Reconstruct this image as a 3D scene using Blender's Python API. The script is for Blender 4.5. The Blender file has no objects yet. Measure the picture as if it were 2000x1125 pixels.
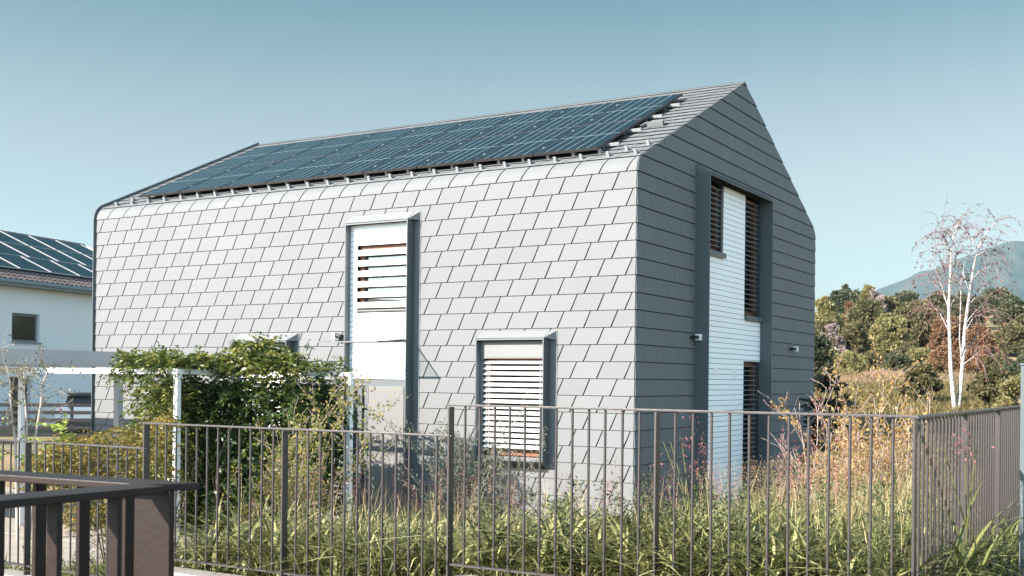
import bpy, math, random
import numpy as np
from mathutils import Vector, Matrix
rng = np.random.default_rng(7)
random.seed(7)
scene = bpy.context.scene
COL = scene.collection
EYE = 2.25                       # camera height above the house's ground level
# ------------------------------------------------------------------ frames
TH = math.radians(30.8045)
A = np.array([-math.cos(TH), math.sin(TH), 0.0])     # along the long wall, away from its near corner
B = np.array([math.sin(TH), math.cos(TH), 0.0])      # along the gable, away from the corner
Z = np.array([0.0, 0.0, 1.0])
NF, NG = -B, -A                                      # outward normals: long wall, gable
C0 = np.array([1.6902, 15.7306, 0.0])                # near corner of the house
L, W = 11.10, 8.66
FOC, PY, ROLL = 2226.17, 742.4, 0.0113
CR = np.array([math.cos(ROLL), 0, math.sin(ROLL)]); CU = np.array([-math.sin(ROLL), 0, math.cos(ROLL)]); CF = np.array([0, 1.0, 0])
def H(a, z, off=0.0, b=0.0): return C0 + A*a + B*(b-off) + Z*z          # long-wall coordinates (z above ground)
def G(b, z, off=0.0): return C0 + B*b + NG*off + Z*z                     # gable coordinates
def ray(x, y): return CR*(x-1000)/FOC + CU*(PY-y)/FOC + CF
def at(x, y, d): return ray(x, y)*d + Z*EYE                              # a point seen in the photo at a known distance
def ab(p): q = np.asarray(p)-C0; return float(q@A), float(q@NF)
def nrm(v): v = np.asarray(v, float); return v/np.linalg.norm(v)
# ------------------------------------------------------------------ object helpers
ORG = {}
def tag(o, label=None, cat=None, group=None, kind=None):
    if label: o['label'] = label
    if cat: o['category'] = cat
    if group: o['group'] = group
    if kind: o['kind'] = kind
    return o
def thing(name, loc, label, cat, group=None):
    o = bpy.data.objects.new(name, None); COL.objects.link(o)
    o.empty_display_size = .2; o.location = loc; ORG[o.name] = np.asarray(loc, float)
    return tag(o, label, cat, group)
class MB:
    def __init__(s): s.v = []; s.f = []; s.t = []; s.n = 0; s.uv = None
    def add(s, v, f, tone=None):
        v = np.asarray(v, float).reshape(-1, 3)
        for q in f: s.f.append(tuple(int(i)+s.n for i in q)); s.t.append(.5 if tone is None else tone)
        s.v.append(v); s.n += len(v); return s
    def addn(s, v, f, tones):                 # numpy bulk
        v = np.asarray(v, float); s.f.extend(map(tuple, (np.asarray(f)+s.n).tolist())); s.t.extend(np.asarray(tones, float).tolist())
        s.v.append(v); s.n += len(v); return s
    def box(s, c, ex, ey, ez, tone=None):     # centre, three half-axis vectors
        c, ex, ey, ez = [np.asarray(q, float) for q in (c, ex, ey, ez)]
        v = [c+i*ex+j*ey+k*ez for k in (-1, 1) for j in (-1, 1) for i in (-1, 1)]
        f = [(0,2,3,1),(4,5,7,6),(0,1,5,4),(2,6,7,3),(0,4,6,2),(1,3,7,5)]
        if np.dot(np.cross(ex, ey), ez) < 0: f = [q[::-1] for q in f]
        return s.add(v, f, tone)
    def beam(s, p, q, side, w, h, tone=None): # bar from p to q, width w along side, height h along the third axis
        p, q = np.asarray(p, float), np.asarray(q, float); d = (q-p)/2; side = nrm(side)
        return s.box((p+q)/2, d, side*w/2, nrm(np.cross(d, side))*h/2, tone)
    def prism(s, poly, ext, tone=None):       # polygon (3d points) swept along ext
        p = np.asarray(poly, float); n = len(p); v = np.vstack([p, p+np.asarray(ext)])
        f = [tuple(range(n))[::-1], tuple(range(n, 2*n))]+[(i, (i+1) % n, n+(i+1) % n, n+i) for i in range(n)]
        nn = np.cross(p[1]-p[0], p[2]-p[1])
        if np.dot(nn, ext) < 0: f = [q[::-1] for q in f]
        return s.add(v, f, tone)
    def tube(s, pts, rad, n=6, tone=None, cap=True):
        pts = np.asarray(pts, float); m = len(pts); rad = np.broadcast_to(rad, m)
        d = np.gradient(pts, axis=0) if m > 2 else np.array([pts[1]-pts[0]]*2)
        d /= np.linalg.norm(d, axis=1)[:, None]+1e-9
        ref = np.array([1., 0, 0]) if abs(d[0][0]) < .8 else np.array([0, 1., 0])
        ang = np.arange(n)*2*math.pi/n; V = []
        for i in range(m):
            x = nrm(ref-d[i]*(ref@d[i])); y = np.cross(d[i], x); ref = x
            V.append(pts[i]+rad[i]*(np.cos(ang)[:, None]*x+np.sin(ang)[:, None]*y))
        f = [(i*n+j, i*n+(j+1) % n, (i+1)*n+(j+1) % n, (i+1)*n+j) for i in range(m-1) for j in range(n)]
        if cap: f += [tuple(range(n))[::-1], tuple((m-1)*n+j for j in range(n))]
        return s.add(np.vstack(V), f, tone)
    def build(s, name, mat, parent=None, smooth=False, bevel=0):
        v = np.vstack(s.v) if s.v else np.zeros((0, 3))
        po = ORG[parent.name] if parent is not None else np.zeros(3)
        c = (v.min(0)+v.max(0))/2 if len(v) else po
        me = bpy.data.meshes.new(name); me.from_pydata((v-c).tolist(), [], s.f)
        at_ = me.attributes.new('tone', 'FLOAT', 'FACE'); at_.data.foreach_set('value', np.asarray(s.t, np.float32))
        if s.uv is not None:
            ul = me.uv_layers.new(name='UVMap'); ul.data.foreach_set('uv', np.asarray(s.uv, np.float32).ravel())
        if smooth: me.polygons.foreach_set('use_smooth', np.ones(len(me.polygons), bool))
        me.materials.append(mat); me.update()
        o = bpy.data.objects.new(name, me); COL.objects.link(o); o.parent = parent
        o.location = c-po; ORG[o.name] = c
        if bevel:
            b = o.modifiers.new('edge', 'BEVEL'); b.width = bevel; b.segments = 2; b.limit_method = 'ANGLE'
        return o
def copy_tree(o, parent=None, loc=None):
    c = o.copy(); COL.objects.link(c); c.parent = parent
    if loc is not None: c.location = loc; ORG[c.name] = np.asarray(loc, float)
    for ch in list(o.children): copy_tree(ch, c)
    return c
# ------------------------------------------------------------------ materials
def nodes(name):
    m = bpy.data.materials.new(name); m.use_nodes = True; nt = m.node_tree; nt.nodes.clear()
    return m, nt, (lambda t, **k: _nd(nt, t, k))
def _nd(nt, t, k):
    n = nt.nodes.new(t)
    for a_, b_ in k.items(): setattr(n, a_, b_)
    return n
def pm(name, col, rough=.5, metal=0., var=0., nz=(0, 0), bump=(0, 0), spec=.5, col2=None, coat=0.):
    """Principled paint: 'tone' per face varies it by var; nz=(scale, amount) mottles it towards col2."""
    m, nt, N = nodes(name); K = nt.links.new
    out = N('ShaderNodeOutputMaterial'); p = N('ShaderNodeBsdfPrincipled'); K(p.outputs[0], out.inputs[0])
    p.inputs['Roughness'].default_value = rough; p.inputs['Metallic'].default_value = metal
    p.inputs['Specular IOR Level'].default_value = spec
    if coat: p.inputs['Coat Weight'].default_value = coat; p.inputs['Coat Roughness'].default_value = .05
    c4 = (*col, 1); src = None
    tc = N('ShaderNodeTexCoord')
    if nz[1]:
        n = N('ShaderNodeTexNoise'); n.inputs['Scale'].default_value = nz[0]; n.inputs['Detail'].default_value = 7; n.inputs['Roughness'].default_value = .62
        K(tc.outputs['Object'], n.inputs['Vector'])
        mr = N('ShaderNodeMapRange'); mr.inputs[1].default_value = .35; mr.inputs[2].default_value = .68; mr.inputs[4].default_value = nz[1]
        K(n.outputs[0], mr.inputs[0]); mx = N('ShaderNodeMixRGB'); mx.inputs[1].default_value = c4
        mx.inputs[2].default_value = (*(col2 or tuple(q*.5 for q in col)), 1); K(mr.outputs[0], mx.inputs[0]); src = mx.outputs[0]
    if var:
        a = N('ShaderNodeAttribute', attribute_name='tone'); mr = N('ShaderNodeMapRange'); mr.inputs[3].default_value = 1-var; mr.inputs[4].default_value = 1+var
        K(a.outputs['Fac'], mr.inputs[0]); mu = N('ShaderNodeVectorMath', operation='SCALE')
        if src: K(src, mu.inputs[0])
        else: mu.inputs[0].default_value = col
        K(mr.outputs[0], mu.inputs['Scale']); src = mu.outputs[0]
    if src: K(src, p.inputs['Base Color'])
    else: p.inputs['Base Color'].default_value = c4
    if bump[1]:
        n = N('ShaderNodeTexNoise'); n.inputs['Scale'].default_value = bump[0]; n.inputs['Detail'].default_value = 5
        K(tc.outputs['Object'], n.inputs['Vector']); bp = N('ShaderNodeBump'); bp.inputs['Strength'].default_value = bump[1]; bp.inputs['Distance'].default_value = .02
        K(n.outputs[0], bp.inputs['Height']); K(bp.outputs[0], p.inputs['Normal'])
    return m
def leafm(name, cols, trans=.35, rough=.5):
    """Leaf: 'tone' picks along the colour ramp; part of the light comes through."""
    m, nt, N = nodes(name); K = nt.links.new
    out = N('ShaderNodeOutputMaterial'); a = N('ShaderNodeAttribute', attribute_name='tone'); r = N('ShaderNodeValToRGB')
    el = r.color_ramp.elements
    for i, c in enumerate(cols):
        e = el[i] if i < 2 else el.new(.5)
        e.position = i/(len(cols)-1); e.color = (*c, 1)
    K(a.outputs['Fac'], r.inputs[0])
    p = N('ShaderNodeBsdfPrincipled'); p.inputs['Roughness'].default_value = rough; p.inputs['Specular IOR Level'].default_value = .35
    K(r.outputs[0], p.inputs['Base Color']); t = N('ShaderNodeBsdfTranslucent'); K(r.outputs[0], t.inputs[0])
    mx = N('ShaderNodeMixShader'); mx.inputs[0].default_value = trans; K(p.outputs[0], mx.inputs[1]); K(t.outputs[0], mx.inputs[2]); K(mx.outputs[0], out.inputs[0])
    return m
def glassm(name, refl=0., tint=(.85, .9, .9)):
    m, nt, N = nodes(name); K = nt.links.new
    out = N('ShaderNodeOutputMaterial'); t = N('ShaderNodeBsdfTransparent'); t.inputs[0].default_value = (*tint, 1)
    g = N('ShaderNodeBsdfGlossy'); g.inputs['Roughness'].default_value = .01
    fr = N('ShaderNodeLayerWeight'); fr.inputs[0].default_value = .5; pw = N('ShaderNodeMath', operation='POWER'); pw.inputs[1].default_value = 4.; K(fr.outputs['Facing'], pw.inputs[0]); mr = N('ShaderNodeMapRange'); mr.inputs[3].default_value = refl; mr.inputs[4].default_value = 1
    K(pw.outputs[0], mr.inputs[0]); mx = N('ShaderNodeMixShader'); K(mr.outputs[0], mx.inputs[0]); K(t.outputs[0], mx.inputs[1]); K(g.outputs[0], mx.inputs[2]); K(mx.outputs[0], out.inputs[0])
    return m
def cellm(name, nu, nv, line=(.18, .22, .24), base=(.0045, .0095, .0145), wu=.035, wv=.03, mid=True):
    """Solar cells: dark blue silicon with pale grid lines laid out on the panel's own surface."""
    m, nt, N = nodes(name); K = nt.links.new
    out = N('ShaderNodeOutputMaterial'); p = N('ShaderNodeBsdfPrincipled'); K(p.outputs[0], out.inputs[0])
    uv = N('ShaderNodeUVMap', uv_map='UVMap'); sp = N('ShaderNodeSeparateXYZ'); K(uv.outputs[0], sp.inputs[0])
    def ln(sock, n, w):
        a = N('ShaderNodeMath', operation='MULTIPLY'); a.inputs[1].default_value = n; K(sock, a.inputs[0])
        b = N('ShaderNodeMath', operation='PINGPONG'); b.inputs[1].default_value = .5; K(a.outputs[0], b.inputs[0])
        c = N('ShaderNodeMath', operation='LESS_THAN'); c.inputs[1].default_value = w; K(b.outputs[0], c.inputs[0]); return c.outputs[0]
    def mxv(a, b):
        c = N('ShaderNodeMath', operation='MAXIMUM'); K(a, c.inputs[0]); K(b, c.inputs[1]); return c.outputs[0]
    s1 = ln(sp.outputs[0], nu, wu); s2 = ln(sp.outputs[1], nv, wv)
    half = N('ShaderNodeMath', operation='MULTIPLY'); half.inputs[1].default_value = .15; K(s2, half.inputs[0])
    l = mxv(s1, half.outputs[0])
    if mid: l = mxv(l, ln(sp.outputs[1], 2, .012))
    n = N('ShaderNodeTexNoise'); n.inputs['Scale'].default_value = 9; K(uv.outputs[0], n.inputs['Vector'])
    mb = N('ShaderNodeMixRGB'); mb.inputs[1].default_value = (*base, 1); mb.inputs[2].default_value = (*[q*1.5 for q in base], 1); K(n.outputs[0], mb.inputs[0])
    mx = N('ShaderNodeMixRGB'); K(mb.outputs[0], mx.inputs[1]); mx.inputs[2].default_value = (*line, 1); K(l, mx.inputs[0]); K(mx.outputs[0], p.inputs['Base Color'])
    p.inputs['Roughness'].default_value = .12; p.inputs['Specular IOR Level'].default_value = .1
    return m
M = {}
M['tile'] = pm('tile_paint', (.131, .139, .143), .6, var=.04, nz=(.45, .35), col2=(.113, .120, .124), bump=(1.1, .02), spec=.16)
M['backing'] = pm('backing_felt', (.01, .01, .011), .8)
M['flash_lit'] = pm('flashing_lit_tone', (.165, .172, .176), .55)  # tile metal made lighter, stands in for sun sheen on the top flashings
M['sheet'] = pm('grey_sheet_metal', (.075, .09, .097), .45, nz=(1.6, .25), bump=(1.5, .04))
M['edge'] = pm('dark_edge_sheet', (.085, .1, .105), .45)
M['pale'] = pm('pale_grey_metal', (.13, .135, .135), .45, nz=(2, .1))
M['board'] = pm('white_boards', (.85, .86, .86), .55, var=.04, nz=(6, .15), col2=(.74, .755, .76))
M['slat'] = pm('blind_slats', (.78, .78, .77), .4)
M['slatgrey'] = pm('metal_blind_slats', (.30, .32, .33), .38, metal=.3)
M['wood'] = pm('larch_wood', (.17, .06, .022), .5, nz=(9, .6), col2=(.10, .034, .014))
M['dark'] = pm('dark_interior', (.012, .012, .013), .7)
M['gasket'] = pm('dark_gasket', (.03, .032, .035), .5)
M['glass'] = glassm('window_glass', .035, (.6, .65, .65)); M['coated'] = glassm('coated_window_glass', .15, (.6, .65, .66))
M['canopyglass'] = glassm('canopy_glass', .03, (.95, .98, .975))
M['cells'] = cellm('solar_cells', 6, 20)
M['cells2'] = cellm('solar_cells_plain', 6, 10, line=(.02, .03, .036), wv=.02, mid=False)
M['pframe'] = pm('panel_frame_black', (.022, .02, .02), .4)
M['pframe2'] = pm('panel_frame_silver', (.3, .31, .32), .4)
M['alu'] = pm('mill_aluminium', (.24, .245, .25), .45, metal=.1)
M['door'] = pm('door_panel', (.12, .124, .123), .5, nz=(1.2, .15))
M['fence'] = pm('fence_paint', (.042, .035, .034), .36, nz=(14, .5), col2=(.030, .025, .024), bump=(60, .06), spec=.6)
M['rail'] = pm('handrail_paint', (.0150, .0080, .0062), .45, nz=(22, .5), col2=(.0115, .0060, .0048), bump=(70, .05), spec=.3)
M['concrete'] = pm('curb_concrete', (.22, .205, .19), .85, nz=(5, .6), col2=(.15, .14, .128), bump=(30, .3))
M['paving'] = pm('paving', (.27, .24, .21), .85, nz=(1.4, .5), col2=(.20, .178, .155), bump=(25, .2))
M['road'] = pm('asphalt', (.06, .058, .057), .9, nz=(8, .5), bump=(60, .3))
M['plaster'] = pm('white_plaster', (.62, .64, .65), .85, nz=(.7, .3), col2=(.54, .55, .56), bump=(40, .1))
M['rooftile'] = pm('roof_tiles', (.078, .062, .06), .55, var=.25)
M['gutter'] = pm('gutter_zinc', (.17, .215, .235), .45, nz=(5, .3))
M['whitesteel'] = pm('white_steel', (.80, .80, .79), .45, nz=(7, .2), col2=(.68, .69, .69))
M['carport'] = pm('carport_grey', (.36, .355, .36), .6, nz=(2, .15))
M['slatfence'] = pm('slat_fence', (.022, .018, .02), .6)
M['carpaint'] = pm('silver_car_paint', (.5, .52, .54), .3, metal=.3, coat=.6)
M['black'] = pm('black_plastic', (.015, .015, .016), .35)
M['tail'] = pm('tail_lamp', (.5, .03, .03), .25)
M['bark'] = pm('bark', (.10, .08, .062), .85, nz=(14, .6), col2=(.05, .04, .032))
M['birch'] = pm('birch_bark', (.52, .49, .47), .7, nz=(7, .55), col2=(.30, .25, .22))
def birch_bark(name, pale, dark, amt):
    m = pm(name, pale, .7, nz=(7, .4), col2=tuple(q*.7 for q in pale)); nt = m.node_tree; K = nt.links.new; p = next(n for n in nt.nodes if n.type == 'BSDF_PRINCIPLED')
    src = p.inputs['Base Color'].links[0].from_socket; tc = _nd(nt, 'ShaderNodeTexCoord', {}); mp_ = _nd(nt, 'ShaderNodeMapping', {}); mp_.inputs['Scale'].default_value = (3.5, 3.5, 15); K(tc.outputs['Object'], mp_.inputs[0])
    n = _nd(nt, 'ShaderNodeTexNoise', {}); n.inputs['Scale'].default_value = 1.6; n.inputs['Detail'].default_value = 4; K(mp_.outputs[0], n.inputs['Vector'])
    r_ = _nd(nt, 'ShaderNodeMapRange', {}); r_.inputs[1].default_value = .56; r_.inputs[2].default_value = .66; r_.inputs[4].default_value = amt; K(n.outputs[0], r_.inputs[0])
    mx = _nd(nt, 'ShaderNodeMixRGB', {}); K(r_.outputs[0], mx.inputs[0]); K(src, mx.inputs[1]); mx.inputs[2].default_value = (*dark, 1); K(mx.outputs[0], p.inputs['Base Color']); return m
M['birch'] = birch_bark('birch_bark', (.40, .375, .36), (.06, .045, .04), .9)
M['birchyoung'] = pm('young_birch_bark', (.38, .33, .29), .7, nz=(9, .6), col2=(.20, .16, .13))
M['palewood'] = pm('pale_twigs', (.27, .22, .19), .75, nz=(12, .5), col2=(.17, .12, .10))
M['postblue'] = pm('blue_grey_post', (.10, .125, .135), .45, nz=(6, .2))
# leaves
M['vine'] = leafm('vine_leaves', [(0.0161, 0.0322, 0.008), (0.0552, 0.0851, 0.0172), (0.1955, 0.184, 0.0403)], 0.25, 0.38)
M['yshrub'] = leafm('yellow_green_leaves', [(.045, .055, .013), (.13, .12, .026), (.25, .17, .045)], .4)
M['slender'] = leafm('slender_leaves', [(0.09, 0.126, 0.024), (0.21, 0.2284, 0.042), (0.36, 0.2362, 0.084)], .4)
M['olive'] = leafm('olive_leaves', [(.06, .075, .045), (.115, .13, .085), (.18, .19, .14)], .25)
M['autumn'] = leafm('autumn_leaves', [(0.18, 0.1035, 0.027), (0.324, 0.198, 0.063), (0.45, 0.324, 0.135)], 0.4)
M['red'] = leafm('red_leaves', [(.10, .018, .024), (.2, .03, .05), (.25, .08, .045)], .35)
M['birchleaf'] = leafm('birch_leaves', [(.07, .024, .04), (.2, .06, .05), (.36, .14, .05)], 0.35)
M['paleleaf'] = leafm('pale_birch_leaves', [(.09, .09, .04), (.17, .17, .085), (.26, .24, .15)], .4)
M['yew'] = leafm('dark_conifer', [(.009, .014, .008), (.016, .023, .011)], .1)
M['g_olive'] = leafm('olive_tree_leaves', [(0.095, 0.0954, 0.0465), (0.1313, 0.1187, 0.057), (0.2172, 0.1867, 0.0902)], 0.45)
M['g_light'] = leafm('light_tree_leaves', [(0.1647, 0.1691, 0.0699), (0.215, 0.1977, 0.0856), (0.3394, 0.2965, 0.1378)], 0.45)
M['g_dark'] = leafm('dark_tree_leaves', [(0.0588, 0.0792, 0.0505), (0.0839, 0.0965, 0.054), (0.1607, 0.1531, 0.0828)], 0.45)
M['g_brown'] = leafm('brown_tree_leaves', [(0.1838, 0.1106, 0.0665), (0.215, 0.1252, 0.069), (0.3168, 0.1867, 0.0998)], 0.45)
M['g_grey'] = leafm('grey_tree_leaves', [(0.2263, 0.1802, 0.1663), (0.3281, 0.2636, 0.2495), (0.4525, 0.3779, 0.3564)], 0.45)
M['g_pine'] = leafm('pine_needles', [(0.0273, 0.0441, 0.0336), (0.0546, 0.0756, 0.0546)], .15)
M['grass'] = leafm('grass_blades', [(.022, .029, .009), (.124, .136, .043), (.49, .47, .21)], 0.25, 0.36)
M['weed'] = leafm('weed_leaves', [(.018, .030, .012), (.055, .075, .026), (.15, .17, .075)], 0.2, 0.45)
M['straw'] = leafm('dry_straw', [(.16, .125, .06), (.28, .225, .112), (.44, .37, .21)], 0.25)
M['plume'] = leafm('pink_plumes', [(0.176, 0.044, 0.0605), (0.297, 0.121, 0.11), (0.396, 0.242, 0.176)], .3)
M['meadow'] = leafm('meadow_grass', [(.05, .06, .022), (.15, .13, .052), (.30, .215, .105)], 0.35)
def ground_mat():
    m, nt, N = nodes('ground_soil'); K = nt.links.new
    out = N('ShaderNodeOutputMaterial'); p = N('ShaderNodeBsdfPrincipled'); K(p.outputs[0], out.inputs[0]); p.inputs['Roughness'].default_value = .95
    g = N('ShaderNodeNewGeometry'); n1 = N('ShaderNodeTexNoise'); n1.inputs['Scale'].default_value = .12; n1.inputs['Detail'].default_value = 9; K(g.outputs['Position'], n1.inputs['Vector'])
    r = N('ShaderNodeValToRGB'); e = r.color_ramp.elements; e[0].position = .38; e[0].color = (.085, .085, .035, 1); e[1].position = .62; e[1].color = (.24, .16, .09, 1)
    e2 = e.new(.5); e2.color = (.15, .13, .055, 1); K(n1.outputs[0], r.inputs[0]); K(r.outputs[0], p.inputs['Base Color'])
    n2 = N('ShaderNodeTexNoise'); n2.inputs['Scale'].default_value = 6; n2.inputs['Detail'].default_value = 6; K(g.outputs['Position'], n2.inputs['Vector'])
    b = N('ShaderNodeBump'); b.inputs['Strength'].default_value = .6; b.inputs['Distance'].default_value = .1; K(n2.outputs[0], b.inputs['Height']); K(b.outputs[0], p.inputs['Normal'])
    return m
M['soil'] = ground_mat()
M['dirt'] = pm('bare_earth', (.185, .105, .066), .95, nz=(.9, .9), col2=(.10, .075, .038), bump=(3, 1.))
M['hill'] = pm('forested_mountain', (.010, .020, .018), .95, nz=(.012, .9), col2=(.052, .056, .045), bump=(.02, 1.))
# ------------------------------------------------------------------ terrain
def sm(x, a, b): t = np.clip((np.asarray(x, float)-a)/(b-a), 0, 1); return t*t*(3-2*t)
def curb_top(a): return .91 if a < -2.18 else (.70 if a < .86 else .47)
def gz(x, y):
    x = np.asarray(x, float); y = np.asarray(y, float)
    qx, qy = x-C0[0], y-C0[1]; a = qx*A[0]+qy*A[1]; off = qx*NF[0]+qy*NF[1]
    c = np.where(a < -2.18, .83, np.where(a < .86, .62, .36))
    g1 = sm(off, 2.5, 7.2)*c*sm(-a, -4.5, -.5)
    g2 = sm(-a, .3, 4.5)*.72
    g = g1+g2-g1*g2/.9
    far = np.interp(y, [0, 14, 20, 30, 45, 55, 65, 80, 100, 130, 200, 400], [.8, .9, 1.1, 1.6, 2.3, 2.7, 3.8, 6.2, 8.5, 10.5, 12, 16])
    w = np.maximum(sm(-a, 4.4, 8), sm(y, 20, 30))*sm(x/np.maximum(y, 1), .12, .3)
    far_l = np.interp(y, [0, 60, 120, 400], [0, 0, 1, 5])*sm(y, 40, 80)
    g = g*(1-w)+far*w + far_l*(1-w)
    back = x*-.88+y*-.476; hill_block = 15*sm(back, 45, 150)  # unseen hill added behind the camera to block low sky in window reflections
    street = np.interp(a, [-6, -1, 2.5, 8], [.86, .62, .36, .05])
    return np.where(off > 7.75, street-.02, g)+hill_block
def axis(segs):
    out = []
    for a0, a1, s in segs: out += list(np.arange(a0, a1, s))
    return np.array(out+[segs[-1][1]])
aa = axis([(-4000, -400, 300), (-400, -100, 20), (-100, -20, 4), (-20, -7, .8), (-7, 12, .3), (12, 40, 2), (40, 200, 16), (200, 3000, 350)])
oo = axis([(-4000, -400, 300), (-400, -100, 20), (-100, -16, 3), (-16, -1, .8), (-1, 7.6, .3), (7.6, 7.9, .15), (7.9, 12, .8), (12, 40, 4), (40, 400, 60)])
AA, OO = np.meshgrid(aa, oo, indexing='ij'); XY = C0[None, None, :]+AA[..., None]*A+OO[..., None]*NF
ZZ = gz(XY[..., 0], XY[..., 1])
V = np.stack([XY[..., 0], XY[..., 1], ZZ], -1).reshape(-1, 3); na, no = len(aa), len(oo)
i, j = np.meshgrid(np.arange(na-1), np.arange(no-1), indexing='ij'); q = (i*no+j).ravel()
F = np.stack([q, q+1, q+no+1, q+no], 1)[:, ::-1]
if np.cross(V[F[0][1]]-V[F[0][0]], V[F[0][2]]-V[F[0][1]])[2] < 0: F = F[:, ::-1]
tag(MB().addn(V, F, np.full(len(F), .5)).build('ground', M['soil'], smooth=True), kind='structure')
# paving in front of the entrance and carport (a sheet 4 mm proud with joints)
mb = MB()
for ai in np.arange(3.9, 17.9, 2.0):
    for oi in (.02, 2.1, 4.2):
        p = [H(ai+.006, .012, oi+.006), H(ai+1.994, .012, oi+.006), H(ai+1.994, .012, oi+2.07), H(ai+.006, .012, oi+2.07)]
        mb.prism([q-Z*.1 for q in p], Z*.1)
tag(mb.build('paving', M['paving']), kind='structure')
# street sheet
mb = MB(); sa = [-40, -12, -6, -3, -1, 1, 2.5, 5, 8, 30]; P = []
for a_ in sa:
    for o_ in (7.86, 10, 14, 22):
        p = H(a_, 0, o_); P.append([p[0], p[1], float(np.interp(a_, [-6, -1, 2.5, 8], [.86, .62, .36, .05]))-.004])
mb.add(P, [(k*4+m, k*4+m+1, k*4+m+5, k*4+m+4)[::1] for k in range(len(sa)-1) for m in range(3)])
tag(mb.build('road', M['road']), kind='structure')
# ------------------------------------------------------------------ the tiled house
house = thing('tiled_house', H(5.5, 0, 0, 4.3), 'detached house clad in light grey metal shingles with a steep roof full of solar panels', 'house')
ROW, PW, SL = .24, .4247, .468
ZK = 2.913+EYE; ZE = 3.09+EYE; T = ZE-ZK; PH = math.atan(SL); RA = T/math.tan((math.pi/2-PH)/2)
ARC = RA*(math.pi/2-PH); BR = W/2; SLEN = BR/math.cos(PH)-T
def front(u, v, off):        # developed surface: v<0 wall, then the rounded eave, then the roof slope
    if v <= 0: return H(u, ZK+v, off)
    if v < ARC:
        t = v/RA; return H(u, ZK+(RA+off)*math.sin(t), 0, RA-(RA+off)*math.cos(t))
    s = v-ARC+T; return H(u, ZE+s*math.sin(PH)+off*math.cos(PH), 0, s*math.cos(PH)-off*math.sin(PH))
def gable(u, v, off): return G(u, ZK+v, off)
def clip(poly, n, d):        # keep n.p <= d
    out = []
    for k in range(len(poly)):
        p, q = poly[k], poly[(k+1) % len(poly)]; dp, dq = p[0]*n[0]+p[1]*n[1]-d, q[0]*n[0]+q[1]*n[1]-d
        if dp <= 0: out.append(p)
        if (dp < 0) != (dq < 0) and abs(dp-dq) > 1e-12:
            t = dp/(dp-dq); out.append((p[0]+(q[0]-p[0])*t, p[1]+(q[1]-p[1])*t))
    return out
def area(p): return abs(sum(p[k][0]*p[(k+1) % len(p)][1]-p[(k+1) % len(p)][0]*p[k][1] for k in range(len(p))))/2
def minus(polys, r):         # subtract a rectangle (u0,v0,u1,v1)
    out = []
    for p in polys:
        for n, d in (((1, 0), r[0]), ((-1, 0), -r[2]), ((0, 1), r[1]), ((0, -1), -r[3])):
            q = clip(p, n, d)
            if len(q) > 2 and area(q) > 2e-5: out.append(q)
            p = clip(p, (-n[0], -n[1]), -d)
            if len(p) < 3: break
    return out
def inside(p, outline):      # clip by a convex outline (anticlockwise)
    for k in range(len(outline)):
        a_, b_ = outline[k], outline[(k+1) % len(outline)]; n = (b_[1]-a_[1], -(b_[0]-a_[0])); p = clip(p, n, n[0]*a_[0]+n[1]*a_[1])
        if len(p) < 3: return []
    return p
def shingles(mb, mp, outline, holes, v0, v1, u0, u1, gap, vgap, lip, slant=.1, bands=()):
    k0, k1 = math.floor(v0/ROW), math.ceil(v1/ROW)
    for k in range(k0, k1):
        vb, vt = k*ROW+vgap/2, (k+1)*ROW-vgap/2; ph = .05+(0 if k % 2 == 0 else PW/2)
        for n in range(math.floor((u0-ph)/PW)-1, math.ceil((u1-ph)/PW)+1):
            ut = ph+n*PW
            p = [(ut+gap/2, vt), (ut+PW-gap/2, vt), (ut+PW-gap/2+slant, vb), (ut+gap/2+slant, vb)]
            p = inside(p[::-1], outline)
            if len(p) < 3: continue
            ps = [p]
            for h in holes: ps = minus(ps, h)
            tone = float(np.clip(rng.normal(.5, .22), 0, 1)); jit = rng.uniform(-.0012, .0012, 3)
            for pc in ps:
                strips = [pc]
                for bv in bands:
                    strips = [s_ for q_ in strips for s_ in (clip(q_, (0, 1), bv), clip(q_, (0, -1), -bv)) if len(s_) > 2 and area(s_) > 1e-6]
                for s_ in strips:
                    if area(s_) < 1e-4: continue
                    tv = []
                    for (u, v) in s_:
                        f = (v-vb)/(vt-vb); fu = (u-ut)/PW
                        tv.append(mp(u, v, .006+lip*(1-f)+jit[0]*f+jit[1]*fu+jit[2]*(1-fu)))
                    bv_ = [mp(u, v, 0) for (u, v) in s_]; m = len(s_)
                    def hem(i_):       # lower hems and side seams stay open: the sheet stands off the felt there
                        (ua, va), (ub, vb_) = s_[i_], s_[(i_+1) % m]
                        if abs(va-vb) < 1e-5 and abs(vb_-vb) < 1e-5: return True
                        ja, jb = ua-ut-slant*(1-(va-vb)/(vt-vb)), ub-ut-slant*(1-(vb_-vb)/(vt-vb))
                        return (abs(ja-gap/2) < 1e-5 and abs(jb-gap/2) < 1e-5) or (abs(ja-PW+gap/2) < 1e-5 and abs(jb-PW+gap/2) < 1e-5)
                    mb.add(np.array(tv+bv_), [tuple(range(m))]+[(m+i_, m+(i_+1) % m, (i_+1) % m, i_) for i_ in range(m) if not hem(i_)], tone)
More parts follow.
